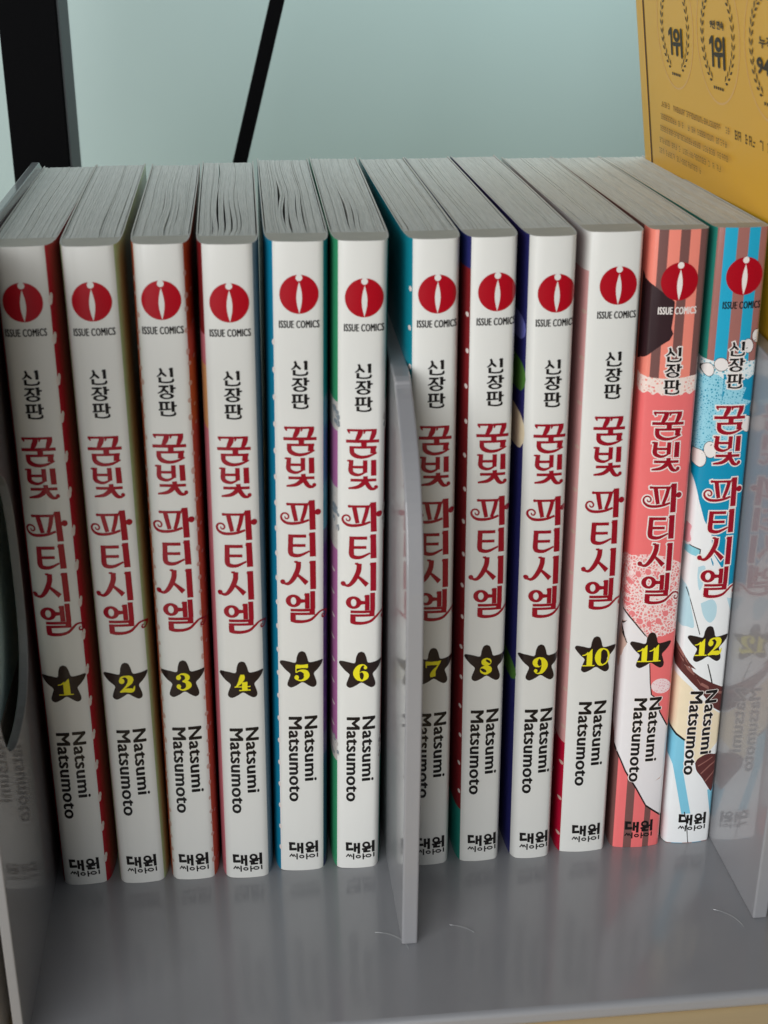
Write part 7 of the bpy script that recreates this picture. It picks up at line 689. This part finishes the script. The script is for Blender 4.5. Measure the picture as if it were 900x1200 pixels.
def make_book(i):
    cx, yf, w, lean, yaw, skew = PLACE[i]
    mtx = Matrix.Translation(Vector((cx, yf, 0.02)) * MM) @ Matrix.Rotation(-math.atan2(yaw, 128), 4, 'Z') @ Matrix.Rotation(math.atan2(lean, 188), 4, 'Y') @ Matrix.Rotation(-math.atan2(skew, 188), 4, 'X')
    root = empty('comic_book', mtx)
    tag(root, LABELS[i], 'comic book', 'row of twelve comics')
    cover, sp = make_cover(i, root)
    make_pages(i, root)
    em, ed, ti, st, au, im = ANCHOR[i]
    art = i >= 10
    if i == 10: ps, ms = polyset(ART11, 0); wrap_print('cover_art', ps, sp, ms, cover, .03, .00018)
    if i == 11: ps, ms = polyset(ART12, 0); wrap_print('cover_art', ps, sp, ms, cover, .03, .00018)
    # dots along the cover edges
    rg = random.Random(i)
    dots = []
    if i == 0: dots = [disc(EDGE[0][1] + .12, 8 + 10.4 * k + (k % 2) * .4, .46, 1.25) for k in range(17)] + [disc(EDGE[0][1] + .42, 8.9 + 10.4 * k + (k % 2) * .4, .3, .95) for k in range(17)]
    if i == 2: dots = [disc(e + rg.uniform(-.25, .25), 5 + 4.6 * k + rg.uniform(-1, 1), rg.uniform(.25, .5), rg.uniform(.5, .95)) for e in (EDGE[2][0] + .1, EDGE[2][1] - .1) for k in range(39)] + [disc(EDGE[2][1] + rg.uniform(.8, 1.6), 4 + 9 * k + rg.uniform(-2, 2), .2, .5) for k in range(20)]
    if i == 4: dots = [disc(EDGE[4][0] - .02, 8 + 7.35 * k, .34, .8) for k in range(22)]
    if i == 6: dots = [disc(-6.0 - .12 * (k % 2), 12 + 10.2 * k, .28, .7) for k in range(17)]
    if i == 7: dots = [disc(-6.0 - .12 * (k % 2), 24 + 9.6 * k, .28, .65) for k in range(16)]
    if i == 9: dots = [disc(-7.1 - 1.4 * (k % 2), 6 + 6.2 * k, .42, .6) for k in range(28)]
    if i == 5: dots = [disc(-6.9 + .1 * (k % 2), 48 + 7 * k, .3, .4) for k in range(8)]
    if i == 8:
        for nm, ds, mt in (('violet_flower', [disc(-8.3, 163, 2.2, 5.2)], 'violet'), ('leaf_print', [disc(-8.6, 150, 2.7, 6.5)], 'leaf'), ('cream_print', [disc(-8.8, 135, 3.0, 8.0)], 'cream'), ('leaf_print', [disc(-8.9, 62, 3.0, 5.0)], 'leaf')):
            wrap_print(nm, ds, sp, [M[mt]], cover, .03, .001)
    if i == 5:
        for e, sg in ((EDGE[5][0], 1), (EDGE[5][1], -1)):
            for z in (41, 113, 142):
                fr = [disc(e + rg.uniform(-.9, .2) * sg, z + rg.uniform(-3.4, 3.4), rg.uniform(.2, .5), rg.uniform(.4, .9), rg.randrange(2)) for k in range(14)]
                wrap_print('lace_frill', fr, sp, [M['frill'], M['silver']], cover, .03, .0003)
    if dots: wrap_print('cover_dots', dots, sp, [M['pinkdot'] if i in (2, 9) else M['dot']], cover, .035, .0002)
    # emblem: red disc, white dot and white slit
    slit = [(.04, 3.15)] + [(.72 * math.sin(math.pi * t) + .04, 3.15 - 8.0 * t) for t in (.08, .2, .35, .5, .65, .8, .92)] + [(.04, -4.9)] + [(-.72 * math.sin(math.pi * t) + .04, 3.15 - 8.0 * t) for t in (.92, .8, .65, .5, .35, .2, .08)]
    wrap_print('emblem', [disc(em[0], em[1], 4.9, 4.98, 0, 48), disc(em[0], em[1] + 4.2, .84, .86, 1, 20), ([(em[0] + x, em[1] + z) for x, z in slit], [tuple(range(len(slit)))], 1)], sp, [M['logo_red'], M['outline' if art else 'white']], cover, .09)
    vs, fs = text_mesh('ISSUE COMICS', 0, 1.12)
    wrap_print('publisher_lettering', [([(em[0] - 5.05 + dx + 10.1 * a, em[1] - 8.65 + 1.95 * b) for a, b in vs], fs, 0) for dx in (-.075, -.025, .025, .075)], sp, [M['outline'] if i == 10 else M['ink']], cover, .09, .0006)
    if art:
        wrap_print('lettering_outline', strips(EDITION_OUT, ed[0], ed[1]) + strips(TITLE_OUT, ti[0], ti[1]), sp, [M['outline']], cover, .065, .0002)
    wrap_print('edition_lettering', strips(EDITION, ed[0], ed[1]), sp, [M['ink']], cover, .09, .0004)
    wrap_print('title_lettering', strips(TITLE, ti[0], ti[1]), sp, [M['title_red']], cover, .09, .0004)
    wrap_print('volume_star', [([(st[0] + a, st[1] + b) for a, b in STAR], [tuple(range(len(STAR)))], 0)], sp, [M['star']], cover, .09)
    num = str(i + 1)
    P = []
    if len(num) == 1:
        for s_ in DIG[num]: P.append([(st[0] - 2.08 + 4.5 * a, st[1] - 3.42 + 5.1 * b, st[0] - 2.08 + 4.5 * c, st[1] - 3.42 + 5.1 * d) for a, b, c, d in s_])
    else:
        for k, ch in enumerate(num):
            x0 = st[0] - 4.0 + (0 if k == 0 else (3.9 if ch != '1' else 3.4)); ww = 4.0 if k == 0 else 4.5
            if num == '11': ww = 3.9
            for s_ in DIG[ch]: P.append([(x0 + ww * a, st[1] - 3.6 + 5.5 * b, x0 + ww * c, st[1] - 3.6 + 5.5 * d) for a, b, c, d in s_])
    P = strips(P, 0, 0)
    if num == '8':
        for ex, ez, ea, eb in ((.63, .79, .15, .115), (.34, .24, .19, .125)):
            P.append(([(st[0] - 2.08 + 4.5 * (ex + ea * math.cos(t) - .05 * math.sin(t)), st[1] - 3.42 + 5.1 * (ez + eb * math.sin(t) - .05 * math.cos(t))) for t in [k * math.pi / 9 for k in range(18)]], [tuple(range(18))], 1))
    wrap_print('volume_number', P, sp, [M['yellow'], M['star']], cover, .115, .0004)
    # author, turned to read downwards
    polys = []
    for body, x0, x1, z0, z1 in (('Natsumi', -1.55, 2.0, .0, -21.3), ('Matsumoto', -6.05, -2.4, -.1, -28.2)):
        vs, fs = text_mesh(body, 0, 1.06)
        for k, rr in (((1, .36),) if art else ()) + ((0, .22),):
            for q in range(8 if k else 5):
                dx, dz = ((rr if k else .09) * math.cos(q * 2 * math.pi / (8 if k else 5)), rr * math.sin(q * 2 * math.pi / (8 if k else 5)))
                polys.append(([(au[0] + x0 + dx + (x1 - x0) * b, au[1] + z0 + dz + (z1 - z0) * a) for a, b in vs], fs, k))
    polys.sort(key=lambda q: -q[2])
    wrap_print('author_lettering', polys, sp, [M['ink'], M['outline']], cover, .07, .0012)
    wrap_print('imprint_lettering', strips(IMPRINT, im[0], im[1]), sp, [M['ink']], cover, .09, .0004)
    return root

for i in range(12):
    make_book(i)
